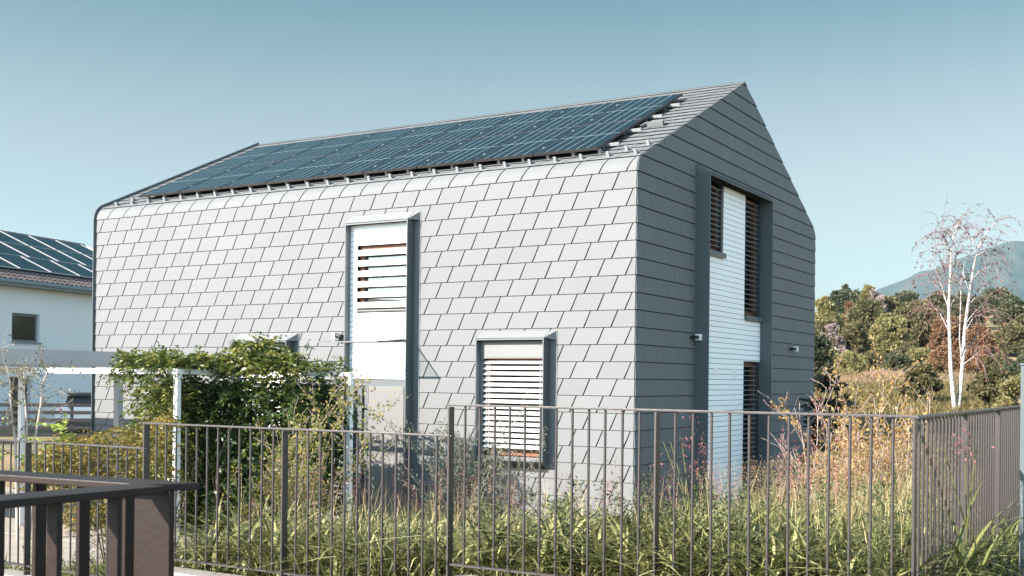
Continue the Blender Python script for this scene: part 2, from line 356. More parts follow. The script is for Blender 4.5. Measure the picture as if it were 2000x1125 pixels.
# window boxes: (a0, a1, zbottom, zfront top, zwall top)
E_ = EYE
ent = dict(a0=3.745, a1=4.97, zb=0.0, zf=2.45+E_, zw=2.585+E_, off=.2)
low = dict(a0=1.33, a1=2.486, zb=-1.17+E_, zf=.605+E_, zw=.715+E_, off=.2)
sml = dict(a0=6.176, a1=7.375, zb=-1.17+E_, zf=.605+E_, zw=.735+E_, off=.2)
gab = dict(a0=2.147, a1=5.205, zb=0.0, zf=3.21+E_, zw=3.36+E_, off=.25)
def rect(w, m=.0, top=True): return (w['a0']-m, w['zb']-ZK-(.13 if w['zb'] > 0 else 1), w['a1']+m, w['zw']-ZK)
fl = .02; fh = [(w['a0']-.125, w['zb']-ZK-(.16 if w['zb'] > 0 else 1), w['a1']+.02, w['zw']-ZK) for w in (ent, low, sml)]
oh = [(w['a0']+.02, w['zb']-ZK-(0 if w['zb'] > 0 else 1), w['a1']-.02, w['zf']-ZK) for w in (ent, low, sml)]
gh = (gab['a0']-.02, -ZK-1, gab['a1']+.02, gab['zw']-ZK); go = (gab['a0']+.02, -ZK-1, gab['a1']-.02, gab['zf']-ZK)
VB = .06-ZK
wall = MB(); bands = [ARC*k/6 for k in range(0, 7)]
shingles(wall, front, [(0, VB), (L, VB), (L, ROW+.0), (0, ROW+.0)][::1], fh, VB, ROW, 0, L, .021, .009, .011, bands=bands)
wall.build('wall', M['tile'], house)
roof = MB(); VR = ARC+SLEN
shingles(roof, front, [(0, ROW), (L, ROW), (L, VR), (0, VR)], [], ROW, VR, 0, L, .016, .006, .012, bands=bands)
roof.build('roof', M['tile'], house)
def prof():                  # gable outline, anticlockwise in (b, v)
    pts = [(0, VB), (W, VB)]
    for k in range(0, 9):
        t = (math.pi/2-PH)*k/8; pts.append((W-RA+RA*math.cos(t), RA*math.sin(t)))
    pts.append((BR, BR*SL+T+.015))
    for k in range(8, -1, -1):
        t = (math.pi/2-PH)*k/8; pts.append((RA-RA*math.cos(t), RA*math.sin(t)))
    return pts
OUT = prof(); gw = MB()
shingles(gw, gable, OUT, [gh], VB, BR*SL+.3, 0, W, .0028, .012, .012, slant=.03)
gw.build('wall', M['tile'], house)
# backing: outline minus the openings
bk = MB()
def patch(mp, polys):
    for p in polys:
        bk.add([mp(u, v, -.0) for u, v in p], [tuple(range(len(p)))])
pf = [[(0, -ZK), (L, -ZK), (L, 0), (0, 0)]]
for h in oh: pf = minus(pf, h)
patch(front, pf)
for k in range(6): patch(front, [[(0, ARC*k/6), (L, ARC*k/6), (L, ARC*(k+1)/6), (0, ARC*(k+1)/6)]])
patch(front, [[(0, ARC), (L, ARC), (L, VR), (0, VR)]])
patch(gable, minus([[(0, -ZK), (W, -ZK)]+OUT[2:]], go))
bk.build('wall_backing', M['backing'], house)
# far gable, rear wall and rear roof slope (plain tiled sheets)
rw = MB(); back = [H(-.0, 0, 0, W), H(L, 0, 0, W), H(L, ZK, 0, W), H(0, ZK, 0, W)]; rw.prism(back, B*.02)
rw.build('wall', M['tile'], house)
fg = MB(); fg.prism([H(L, ZK+v, 0, b) for b, v in OUT], A*.02); fg.build('wall', M['tile'], house)
rr = MB()
for k in range(8):
    (b0, v0), (b1, v1) = OUT[2+k], OUT[3+k]; rr.add([H(0, ZK+v0, 0, b0), H(L, ZK+v0, 0, b0), H(L, ZK+v1, 0, b1), H(0, ZK+v1, 0, b1)], [(0, 1, 2, 3)])
(b0, v0), (b1, v1) = OUT[10], OUT[11]; rr.add([H(0, ZK+v0, 0, b0), H(L, ZK+v0, 0, b0), H(L, ZK+v1, 0, b1), H(0, ZK+v1, 0, b1)], [(0, 1, 2, 3)])
rr.build('roof', M['tile'], house)
# ridge cap, raised edge trim at the far end, plinth
rc = MB(); zr = ZE+BR*SL
for sgn in (-1, 1):
    rc.prism([H(-.012, zr+.016, 0, BR), H(-.012, zr+.016-.09*SL, 0, BR+sgn*.09), H(-.012, zr+.022-.09*SL, 0, BR+sgn*.09), H(-.012, zr+.026, 0, BR)], A*(L+.03))
rc.build('ridge_cap', M['sheet'], house)
et = MB(); prv = None
for v in [VB]+[0]+[ARC*k/6 for k in range(1, 7)]+[VR]:
    c = [front(L-.004, v, -.01), front(L+.006, v, -.01), front(L+.006, v, .065), front(L-.004, v, .065)]
    if prv: et.add(prv+c, [(0, 1, 5, 4), (1, 2, 6, 5), (2, 3, 7, 6), (3, 0, 4, 7)])
    prv = c
et.build('edge_trim', M['edge'], house)
MB().box(H(L/2, .03, -.02), A*L/2, B*.03, Z*.03).build('plinth', M['concrete'], house)
MB().box(G(W/2, .03, -.02), B*W/2, A*.03, Z*.03).build('plinth', M['concrete'], house)
# ---- window surrounds
def surround(w, P, U, N, fl0, fl1, label=None):
    """Projecting sheet-metal box: two cheeks, a sloping top, a sloping bottom, side flashings on the wall."""
    a0, a1, zb, zf, zw, o = w['a0'], w['a1'], w['zb'], w['zf'], w['zw'], w['off']; t = .02; m = MB(); zl = zb-.13 if zb > 0 else 0
    for a_ in (a0, a1-t):    # cheeks
        poly = [P(a_, zl, -.12), P(a_, zl, 0), P(a_, zb, o), P(a_, zf, o), P(a_, zw, 0.005), P(a_, zw, -.12)]
        m.prism(poly, U*t)
    m.prism([P(a0+t, zf-.025, o-.003), P(a0+t, zf-.0, o-.003), P(a0+t, zw, .012), P(a0+t, zw-.025, -.12)], U*(a1-a0-2*t))   # top
    if zb > 0: m.prism([P(a0+t, zb, o-.003), P(a0+t, zb+.03, o-.003), P(a0+t, zl+.14, -.12), P(a0+t, zl, -.12)], U*(a1-a0-2*t))
    s = m.build('window_surround', M['sheet'], house, bevel=.003)
    f = MB(); f2 = MB()      # flashings lying on the wall beside the box
    f.prism([P(a0-fl0, zl-.03, .0), P(a0-.001, zl-.03, .0), P(a0-.001, zw, .0), P(a0-fl0, zw, .0)], N*.016)
    f2.prism([P(a1+.001, zl-.03, .0), P(a1+fl1, zl-.03, .0), P(a1+fl1, zw, .0), P(a1+.001, zw, .0)], N*.016)
    f.build('flashing', M['tile'], s); f2.build('flashing', M['tile'], s)
    tp = MB(); tp.prism([P(a0-.004, zf+.004, o+.006), P(a1-.012, zf+.004, o+.006), P(a1-.012, zw+.004, .022), P(a0-.004, zw+.004, .022)], N*.004+Z*.003)
    tp.prism([P(a0-.008, zw+.004, .02), P(a0-.004, zf+.004, o+.006), P(a0-fl0+.02, zw-.13, .018), P(a0-fl0+.02, zw, .018)], N*.004)
    tp.build('top_flashing', M['flash_lit'] if N is NF else M['tile'], s)  # lightened copy on the sunlit wall, plain tile on the shaded gable
    return s
PF = lambda a_, z_, o_: H(a_, z_, o_)
se = surround(ent, PF, A, NF, .12, .018); sl = surround(low, PF, A, NF, .12, .018); ss = surround(sml, PF, A, NF, .12, .018)
sg = surround(gab, G, B, NG, .018, .018)
def boards(m, P, U, a0, a1, z0, z1, o, holes=(), pitch=.085, t=.018, N=NF):
    k = 0
    z = z1
    while z > z0+.005:
        zb = max(z0, z-pitch+.008); ps = [[(a0, zb), (a1, zb), (a1, z), (a0, z)]]
        for h in holes: ps = minus(ps, h)
        tn = float(rng.uniform(.2, .8))
        for p in ps: m.prism([P(u, v, o-t) for u, v in p], N*t, tn)
        z -= pitch
def window(P, U, N, a0, a1, z0, z1, o, par, fr=.09, gm='glass'):
    f = MB()
    f.prism([P(a0, z0, o), P(a0+fr, z0, o), P(a0+fr, z1, o), P(a0, z1, o)], -N*.06); f.prism([P(a1-fr, z0, o), P(a1, z0, o), P(a1, z1, o), P(a1-fr, z1, o)], -N*.06)
    f.prism([P(a0+fr, z0, o-.002), P(a1-fr, z0, o-.002), P(a1-fr, z0+fr, o-.002), P(a0+fr, z0+fr, o-.002)], -N*.056); f.prism([P(a0+fr, z1-fr*.8, o-.002), P(a1-fr, z1-fr*.8, o-.002), P(a1-fr, z1, o-.002), P(a0+fr, z1, o-.002)], -N*.056)
    f.build('wood_frame', M['wood'], par)
    g = MB(); q = .03
    for (u0, u1, w0, w1) in ((a0+fr, a0+fr+q, z0+fr, z1-fr*.8), (a1-fr-q, a1-fr, z0+fr, z1-fr*.8), (a0+fr+q, a1-fr-q, z0+fr, z0+fr+q), (a0+fr+q, a1-fr-q, z1-fr*.8-q, z1-fr*.8)):
        g.prism([P(u0, w0, o-.02), P(u1, w0, o-.02), P(u1, w1, o-.02), P(u0, w1, o-.02)], -N*.03)
    g.build('gasket', M['gasket'], par)
    b = MB(); b.prism([P(a0+fr+q, z0+fr+q, o-.04), P(a1-fr-q, z0+fr+q, o-.04), P(a1-fr-q, z1-fr*.8-q, o-.04), P(a0+fr+q, z1-fr*.8-q, o-.04)], -N*.006); b.f = b.f[:1] if False else b.f
    b.build('glass_pane', M[gm], par)
def slats(P, U, N, a0, a1, z0, z1, o, pitch, depth, tilt, par, mat, thick=.004, guides=True):
    m = MB(); z = z1
    while z >= z0:
        c = P((a0+a1)/2, z, o); d = N*math.cos(tilt)-Z*math.sin(tilt); m.box(c, U*(a1-a0)/2, d*depth/2, nrm(np.cross(U, d))*thick/2); z -= pitch
    if guides:
        for a_ in (a0+.06, a1-.09, a1-.05): m.box(P(a_, (z0+z1)/2, o+.0), U*.002, N*.002, Z*(z1-z0)/2)
    return m.build('blind', mat, par)
# entrance box: boarding with an upper window, louvres, door below
m = MB(); wh = (3.78, 1.035+E_, 4.815, 2.11+E_)
boards(m, PF, A, ent['a0']+.02, ent['a1']-.02, -.005+E_, 2.43+E_, .075, [wh]); m.build('board_cladding', M['board'], se)
window(PF, A, NF, wh[0], wh[2], wh[1]+.03, wh[3], .0, se, gm='coated')
m = MB()
for k in range(6): 
    z = 1.985+E_-k*.1655; m.box(H((wh[0]+wh[2])/2, z, .077), A*(wh[2]-wh[0]-.012)/2, NF*.012+Z*.004, Z*.043)
m.build('louvre', M['board'], se)
MB().prism([H(wh[0]+.01, wh[1]+.004, .03), H(wh[0]+.01, wh[1]+.06, .03), H(wh[0]+.01, wh[1]+.045, .105), H(wh[0]+.01, wh[1]+.03, .105)], A*(wh[2]-wh[0]-.02)).build('sill', M['pale'], se)
dr = MB(); dr.box(H(4.235, 1.085, .03), A*.345, NF*.02, Z*1.045); door = dr.build('door', M['door'], house, bevel=.004)
m = MB(); zt = -.01+E_
m.box(H(4.36, (2.13+zt)/2, -.0), A*.595, NF*.05, Z*(zt-2.13)/2); m.box(H(4.62, 1.065, .0), A*.035, NF*.05, Z*1.065); m.box(H(3.825, 1.065, .0), A*.055, NF*.05, Z*1.065)
m.box(H(4.70, 1.06, .03), A*.012, NF*.05, Z*1.06); m.box(H(4.84, 1.06, -.03), A*.1, NF*.03, Z*1.06)
m.build('door_frame', M['sheet'], door)
m = MB(); hz = 1.29; m.tube([H(4.50, hz, .05), H(4.50, hz, .10)], .012, 8); m.tube([H(4.505, hz, .10), H(4.37, hz, .10)], .011, 8); m.build('handle', M['alu'], door)
# lower window
def blind_window(w, s, o=.075):
    a0, a1 = w['a0']+.02, w['a1']-.02; zt = w['zf']-.028
    m = MB(); m.box(H((a0+a1)/2, zt-.125, o), A*(a1-a0)/2, NF*.01, Z*.115); m.build('head_panel', M['pale'], s)
    m = MB(); zb = w['zb']+.03
    m.box(H(a0+.025, (zb+zt-.245)/2, o), A*.025, NF*.012, Z*(zt-.245-zb)/2); m.box(H(a1-.018, (zb+zt-.245)/2, o), A*.018, NF*.012, Z*(zt-.245-zb)/2)
    m.box(H((a0+a1)/2, zt-.252, o+.004), A*(a1-a0)/2, NF*.014, Z*.008); m.box(H((a0+a1)/2, zb+.012, o+.02), A*(a1-a0)/2, NF*.05, Z*.012)
    m.build('guide_frame', M['pale'], s)
    window(PF, A, NF, a0+.02, a1-.02, zb+.03, zt-.24, -.04, s)
    slats(PF, A, NF, a0+.055, a1-.04, zb+.1, zt-.315, o-.03, .0825, .075, .62, s, M['slat'])
blind_window(low, sl); blind_window(sml, ss)
# gable box: boarding with three louvred windows
m = MB(); bo = .04
w1 = (2.3, 2.075+E_, 3.30, 3.19+E_); w2 = (4.335, 1.13+E_, 5.19, 3.19+E_); w3 = (4.335, .02, 5.19, .37+E_)
boards(m, G, B, gab['a0']+.02, gab['a1']-.02, .02, 3.19+E_, bo, [w1, w2, w3], N=NG); m.build('board_cladding', M['board'], sg)
for (u0, v0, u1, v1) in (w1, w2, w3):
    window(G, B, NG, u0+.005, u1-.08, v0+.02, v1-.005, -.06, sg, fr=.08)
    slats(G, B, NG, u0+.02, u1-.11, v0+.09, v1-.08, -.005, .0832, .07, .12, sg, M['slatgrey'], .006)
    MB().box(G(u1-.045, (v0+v1)/2, -.02), B*.04, NG*.05, Z*(v1-v0)/2).build('reveal', M['gasket'], sg); MB().box(G(u0+.008, (v0+v1)/2, -.02), B*.006, NG*.045, Z*(v1-v0)/2).build('reveal', M['gasket'], sg)
    MB().prism([G(u0+.014, v0-.045, bo+.003), G(u1, v0-.045, bo+.003), G(u1, v0+.035, bo+.003), G(u0+.014, v0+.035, bo+.003)], NG*.05-Z*.02).build('sill', M['sheet'], sg)
for gx in (2.98, 3.86):
    m = MB(); c = G(gx, .165+E_, bo+.006); m.box(c, B*.075, NG*.008, Z*.055)
    for k in range(5): m.box(c+NG*.01+Z*(-.032+k*.016), B*.055, NG*.006, Z*.003)
    m.build('vent_grille', M['whitesteel'], house)
# glass canopy
m = MB(); m.prism([H(3.766, .61+E_, .01), H(4.949, .61+E_, .01), H(4.949, .543+E_, .9), H(3.766, .543+E_, .9)], Z*.014); cn = m.build('canopy', M['canopyglass'], house)
m = MB(); m.beam(H(3.766, .55+E_, .9), H(4.949, .55+E_, .9), B, .012, .02); m.beam(H(3.772, .615+E_, .0), H(3.772, .549+E_, .9), A, .012, .02); m.beam(H(4.943, .615+E_, .0), H(4.943, .549+E_, .9), A, .012, .02); m.beam(H(3.77, .606+E_, .1), H(4.945, .606+E_, .1), B, .05, .03)
m.build('edge_profile', M['edge'], cn)
# wall lamps
def lamp(P, U, N, u, z, flip=1):
    m = MB(); m.box(P(u, z, .06), U*.035, N*.06, Z*.02); m.tube([P(u, z, .1), P(u+.09*flip, z, .1)], .026, 8); lm = m.build('wall_lamp', M['black'], house)
    m = MB(); m.box(P(u+.09*flip, z, .10), U*.028, N*.045, Z*.048); m.build('lamp_head', M['whitesteel'], lm)
lamp(PF, A, NF, 5.14, .68+E_, 1); lamp(G, B, NG, 2.02, .69+E_, 1); lamp(G, B, NG, 7.02, .655+E_, 1)
# roof furniture
def RP(a_, s_, o_=0): return front(a_, ARC+s_-T, o_)
UP = B*math.cos(PH)+Z*math.sin(PH); RN = Z*math.cos(PH)-B*math.sin(PH)
PO = .125
for col in range(9):
    for row in range(2):
        a0 = .75+col*1.059; a1 = a0+1.043; s0 = .35+row*1.745; s1 = s0+1.73
        m = MB(); m.add([RP(a1-.012, s0+.012, PO), RP(a0+.012, s0+.012, PO), RP(a0+.012, s1-.012, PO), RP(a1-.012, s1-.012, PO)], [(0, 1, 2, 3)]); m.uv = [(0, 0), (1, 0), (1, 1), (0, 1)]
        pn = m.build('solar_panel', M['cells'], house)
        m = MB(); c = lambda a_, s_: RP(a_, s_, PO-.017)
        for p, q, sd in ((c(a0+.006, s0), c(a0+.006, s1), A), (c(a1-.006, s0), c(a1-.006, s1), A)): m.beam(p, q, sd, .012, .04)
        for p, q in ((c(a0+.012, s0+.006), c(a1-.012, s0+.006)), (c(a0+.012, s1-.006), c(a1-.012, s1-.006))): m.beam(p, q, UP, .012, .038)
        m.add([RP(a1-.012, s0+.012, PO-.034), RP(a0+.012, s0+.012, PO-.034), RP(a0+.012, s1-.012, PO-.034), RP(a1-.012, s1-.012, PO-.034)], [(3, 2, 1, 0)])
        m.build('panel_frame', M['pframe'], pn)
        if col:
            for f in (.2, .8): MB().box(RP(a0-.008, s0+f*1.73, PO+.002), A*.012, UP*.03, RN*.004).build('clamp', M['alu'], pn)
for s_ in (.72, 1.55, 2.42, 3.2):
    m = MB(); m.beam(RP(.57, s_, .065), RP(10.3, s_, .065), UP, .04, .04)
    for k in range(10): m.box(RP(.85+k*1.04, s_, .03), A*.025, UP*.03, RN*.03)
    m.build('mounting_rail', M['alu'], house)
def guard(a_, s_):
    m = MB(); m.box(RP(a_, s_-.004, .05), A*.021, UP*.006, RN*.045); m.box(RP(a_, s_+.06, .022), A*.021, UP*.06, RN*.004)
    m.prism([RP(a_-.015, s_+.012, .02), RP(a_-.015, s_+.1, .02), RP(a_-.015, s_+.012, .085)], A*.03)
    m.build('snow_guard', M['alu'], house)
for k in range(26): guard(.09+k*PW, .17)
for k in range(25): guard(.33+k*PW, .41)
guard(.09, .64)
m = MB(); m.prism([RP(.60, 1.86, .02), RP(.34, 1.86, .02), RP(.38, 2.02, .02), RP(.56, 2.02, .02)], RN*.07); m.prism([RP(.76, 1.9, .015), RP(.70, 1.84, .015), RP(.64, 2.06, .015), RP(.70, 2.08, .015)], RN*.05); m.build('roof_hook', M['tile'], house)
# ------------------------------------------------------------------ fences
def fence(name, label, p0, d, nrm_, z0, z1, panels, end_post=True, first=0, pl=1.56, bars=13, post_side=None, bottom=True, start_post=True):
    d = nrm(d); t = thing(name, (p0[0], p0[1], z0-.1), label, 'fence', 'railing fences round the garden')
    q = lambda s, z: np.array([p0[0], p0[1], 0])+d*s+Z*z
    Lg = panels*pl
    m = MB(); m.beam(q(-.03, z1-.007), q(Lg+.02, z1-.007), nrm_, .05, .014); m.build('top_rail', M['fence'], t, bevel=.002)
    m = MB(); m.beam(q(0, z0), q(Lg, z0), nrm_, .04, .014); m.build('bottom_rail', M['fence'], t)
    for k in range(panels+1):
        if (k == panels and not end_post) or (k == 0 and not start_post): continue
        m = MB(); m.box(q(k*pl, (z0-.16+z1-.02)/2), d*.007, nrm_*.032, Z*(z1-.02-z0+.16)/2); m.box(q(k*pl, z0-.09), d*.05, nrm_*.05, Z*.006); m.build('post', M['fence'], t, bevel=.0015)
    for k in range(panels*bars):
        if k % bars == 0: continue
        s = k*pl/bars; m = MB(); j = rng.normal(0, .0015, 2); m.tube([q(s+j[0], z0-.0), q(s+j[1], z1-.012)], .0088, 8, cap=False); m.build('baluster', M['fence'], t, smooth=True)
    return t
fa = lambda a_: H(a_, 0, 7.75)
FD = NG                                             # along the street fence, towards the right
# street fence: three stepped runs
fence('railing_fence', 'tallest dark grey bar fence section along the wild grass, ending at the right corner', fa(-2.16), FD, NF, -1.29+E_, -.172+E_, 2)
fence('railing_fence', 'middle dark grey bar fence section in front of the vine and the door', fa(.90), FD, NF, -1.50+E_, -.388+E_, 2, end_post=False, pl=1.53)
fence('railing_fence', 'lowest dark grey bar fence section on the left, behind the big handrail', fa(2.44), FD, NF, -1.73+E_, -.60+E_, 1, end_post=False, pl=1.54)
fence('railing_fence', 'short bar fence stub at the left edge of the lowest section', fa(2.92), FD, NF, -1.73+E_, -.60+E_, 1, end_post=False, pl=.47, bars=4)
SD = nrm([.51, .86, 0]); SN = nrm([.86, -.51, 0]); p = fa(-5.28)
fence('railing_fence', 'bar fence running away from the right corner with wide sunlit posts', p, SD, SN, -1.29+E_, -.176+E_, 6, start_post=False)
def curb(label, a0, a1, top, base):
    m = MB(); c = (H(a0, 0, 7.75)+H(a1, 0, 7.75))/2; m.box(c+Z*(top+base)/2, A*(a1-a0)/2, NF*.11, Z*(top-base)/2); tag(m.build('curb_wall', M['concrete'], bevel=.012), label, 'low wall', 'concrete bases under the fences')
curb('pale concrete base wall under the tallest fence section beside the grass', -5.35, -2.19, -1.37+E_, .3)
curb('pale concrete base wall under the middle fence section', -2.185, .855, -1.585+E_, .1)
curb('pale concrete base wall under the lowest fence section at left', .86, 9, -1.81+E_, -.2)
m = MB(); c = p+SD*5; m.box([c[0], c[1], .55], SD*4.85, SN*.1, Z*.31); tag(m.build('curb_wall', M['concrete'], bevel=.012), 'concrete base wall under the fence running away at right', 'low wall', 'concrete bases under the fences')
# big handrail close to the camera
hr = thing('street_railing', at(330, 945, 2.4)*np.array([1, 1, 0])+Z*.9, 'big dark brown flat steel handrail with a wide post in the lower left corner', 'railing')
zt = -.223+E_; Q0 = ray(391, 943); Q0 = Q0*(-.223/Q0[2]); Q0[2] = zt
f1 = nrm([-.894, .447, 0]); f2 = nrm([-.55, -.835, 0]); wd = .088
m = MB(); m.prism([Q0-Z*.015, Q0+f1*2.2-Z*.015, Q0+f1*2.2+f2*wd-Z*.015, Q0+f2*wd+f1*.05-Z*.015], Z*.015); m.build('top_rail', M['rail'], hr, bevel=.002)
m = MB(); m.prism([Q0+f2*wd-Z*.0155, Q0+f2*1.5-Z*.0155, Q0+f2*1.5+f1*wd-Z*.0155, Q0+f2*wd+f1*(wd+.01)-Z*.0155], Z*.0152); m.build('top_rail', M['rail'], hr, bevel=.002)
pc = Q0+f1*.078+f2*.045; m = MB(); m.box(pc*np.array([1, 1, 0])+Z*(zt-.015+.75)/2, f1*.049, nrm(np.cross(f1, Z))*.008, Z*(zt-.015-.75)/2); m.build('post', M['rail'], hr, bevel=.0015)
for s in (.155, .29, .425, .56, .7, .84):
    m = MB(); m.box((Q0+f1*(s+.01)+f2*.031)*np.array([1, 1, 0])+Z*(zt-.015+.9)/2, f1*.0055, f2*.014, Z*(zt-.015-.9)/2); m.build('baluster', M['rail'], hr, bevel=.001)
for s in (.175, .31, .45, .6):
    m = MB(); m.box((Q0+f2*(s+.01)+f1*.031)*np.array([1, 1, 0])+Z*(zt-.015+.9)/2, f2*.0055, f1*.014, Z*(zt-.015-.9)/2); m.build('baluster', M['rail'], hr, bevel=.001)
# post at the right edge
p = at(2013, 900, 7.3); m = MB(); m.box([p[0], p[1], (.6+.13+E_)/2], [.05, 0, 0], [0, .05, 0], Z*(.13+E_-.6)/2); m.box([p[0], p[1], .13+E_+.008], [.056, 0, 0], [0, .056, 0], Z*.008)
tag(m.build('metal_post', M['postblue'], bevel=.006), 'pale blue grey metal post at the right picture edge in front of the side fence', 'post')
# ------------------------------------------------------------------ pergola and carport
pg = thing('pergola', H(6, 0, 3), 'white square steel pergola frame overgrown by the vine', 'pergola')
zp0, zp1 = .027+E_, .10+E_; zc = (zp0+zp1)/2; hh = zp1-zp0
MB().beam(H(4.985, zc, 3.6), H(11.5, zc, 3.6), B, .07, hh).build('beam', M['whitesteel'], pg)
zb = .055+E_
MB().beam(H(3.345, zb, 2.0), H(8.3, zb, 2.0), B, .06, .05).build('beam', M['whitesteel'], pg)
MB().beam(H(5.02, zc, 3.565), H(5.02, zc, 2.03), A, .07, hh-.006).build('beam', M['whitesteel'], pg)
MB().beam(H(8.27, zc, 3.565), H(8.27, zc, 2.03), A, .07, hh-.006).build('beam', M['whitesteel'], pg)
for a_, o_, t_ in ((5.02, 3.6, zp0), (3.38, 2.0, zb-.025), (8.27, 3.6, zp0)):
    MB().box(H(a_, t_/2, o_), A*.035, B*.035, Z*t_/2).build('post', M['whitesteel'], pg)
cp = thing('carport', H(8, 0, 2.1), 'flat roofed grey carport with deep fascia left of the house', 'carport')
z0, z1 = .16+E_, .375+E_
def cbox(a0, a1, o0, o1, za, zb_, nm, mt): MB().box(H((a0+a1)/2, (za+zb_)/2, (o0+o1)/2), A*(a1-a0)/2, B*(o1-o0)/2, Z*(zb_-za)/2).build(nm, M[mt], cp)
cbox(7.95, 8.02, 1.97, 7.3, z0-.02, z1, 'fascia', 'carport'); cbox(8.02, 13.5, 1.97, 2.04, z0-.02, z1, 'fascia', 'carport')
cbox(8.02, 13.5, 2.04, 7.2, z0+.04, z1-.03, 'roof', 'carport')
cbox(7.955, 8.055, 2.0, 2.1, 0, z0-.02, 'post', 'carport'); cbox(13.3, 13.4, 2.0, 2.1, 0, z0-.02, 'post', 'carport')
# ------------------------------------------------------------------ neighbour house
D0 = 48.0; e = nrm([.345, .938, 0]); nn = nrm([.938, -.345, 0]); k_ = D0/40
W0 = np.array([-.449*D0, D0, 0.])
def NH(t, z, o=0): return W0+e*t+nn*o+Z*z       # along the eave wall, height above ground, out from the wall
nh = thing('neighbour_house', NH(2, 0, -4), 'white rendered neighbour house with dark tiled roof and solar panels at far left', 'house')
def solve_t(px, o, z):                            # position along the wall that appears at picture column px
    r_ = (px-1000)/FOC; b_ = NH(0, 0, o); return (r_*b_[1]-b_[0])/(e[0]-r_*e[1])
ze = 3.2*k_+E_; tend = solve_t(160, -6.0, 0)
m = MB(); wx = (solve_t(22, 0, 0), solve_t(76, 0, 0)); wz = (1.17*k_+E_, 2.2*k_+E_); dx = (solve_t(20, 0, 0), solve_t(60, 0, 0))
t0, t1 = -10, tend-.6
pl = [[(t0, 0), (t1, 0), (t1, ze), (t0, ze)]]
for r_ in ((wx[0], wz[0], wx[1], wz[1]), (dx[0], 0, dx[1], -.1+E_)): pl = minus(pl, r_)
for q in pl: m.prism([NH(u, v, -.3) for u, v in q], nn*.3)
for tt in (t0, t1): m.prism([NH(tt, 0, -.3), NH(tt, 0, -11.7), NH(tt, ze, -11.7), NH(tt, ze+2.8, -6), NH(tt, ze, -.3)], -e*.3)
m.box(NH((t0+t1)/2, ze/2, -11.9), e*(t1-t0)/2, nn*.15, Z*ze/2)
m.build('wall', M['plaster'], nh)
w = MB(); f_ = .1
for (u0, u1, v0, v1) in ((wx[0], wx[0]+f_, wz[0], wz[1]), (wx[1]-f_, wx[1], wz[0], wz[1]), (wx[0]+f_, wx[1]-f_, wz[0], wz[0]+f_), (wx[0]+f_, wx[1]-f_, wz[1]-f_, wz[1])):
    w.prism([NH(u0, v0, -.15), NH(u1, v0, -.15), NH(u1, v1, -.15), NH(u0, v1, -.15)], -nn*.06)
wi = w.build('window', M['pale'], nh)
MB().prism([NH(wx[0]+f_, wz[0]+f_, -.19), NH(wx[1]-f_, wz[0]+f_, -.19), NH(wx[1]-f_, wz[1]-f_, -.19), NH(wx[0]+f_, wz[1]-f_, -.19)], -nn*.02).build('pane', pm('dark_window_pane', (.02, .02, .018), .08), wi)
MB().box(NH((wx[0]+wx[1])/2, wz[0]-.03, .02), e*((wx[1]-wx[0])/2+.05), nn*.1, Z*.03).build('sill', M['gutter'], wi)
MB().prism([NH(dx[0], 0, -.2), NH(dx[1], 0, -.2), NH(dx[1], E_-.1, -.2), NH(dx[0], E_-.1, -.2)], -nn*.06).build('door', pm('dark_door', (.03, .022, .02), .4), nh)
rise = 2.95; ov = .75; rz0 = ze+.12
def NR(t, s, o=0):                                # on the front roof slope: s from 0 at the eave to 1 at the ridge
    q = NH(t, rz0+rise*s, ov-(6+ov)*s); n_ = nrm(nn*rise+Z*(6+ov)); return q+n_*o
te = tend
m = MB(); m.prism([NR(t0, 0, -.1), NR(te, 0, -.1), NR(te, 1, -.1), NR(t0, 1, -.1)], Z*.1)
m.prism([NH(t0, rz0+rise-.1, -6), NH(te, rz0+rise-.1, -6), NH(te, rz0-.1, -12.75), NH(t0, rz0-.1, -12.75)], Z*.1)
nt_ = int((te-t0)/.3)
for r_ in range(18):
    for k in range(nt_):
        ta = t0+k*.3; s0 = r_/18; s1 = (r_+1)/18+.006; tn = float(rng.uniform(0, 1))
        P_ = [NR(ta+u, s_, o_) for s_, oo_ in ((s0, .045), (s1, .01)) for u, o_ in ((0, oo_-.0), (.075, oo_+.045), (.15, oo_+.045), (.225, oo_), (.3, oo_))]
        m.add(P_, [(q_, q_+1, q_+6, q_+5) for q_ in range(4)], tn)
m.build('roof', M['rooftile'], nh)
m = MB()
for k in range(int((te-t0)/.42)): c = NR(t0+k*.42+.21, 1, .05); m.tube([c-e*.22, c+e*.2], [.12, .1], 7)
m.build('ridge_tiles', M['rooftile'], nh)
m = MB(); m.tube([NH(t0, rz0-.06, ov+.05), NH(te, rz0-.06, ov+.05)], .085, 8); m.box(NH((t0+te)/2, rz0-.1, ov-.06), e*(te-t0)/2, nn*.02, Z*.13); m.build('gutter', M['gutter'], nh, smooth=False)
m = MB(); m.prism([NH(t0, rz0-.22, .0), NH(te, rz0-.22, .0), NH(te, rz0-.2, ov-.1), NH(t0, rz0-.2, ov-.1)], Z*.03); m.build('soffit', M['pale'], nh)
m = MB(); m.beam(NR(te+.05, 0, .02), NR(te+.05, 1, .02), e, .06, .2); m.build('verge_board', M['whitesteel'], nh)
pwid = 1.16
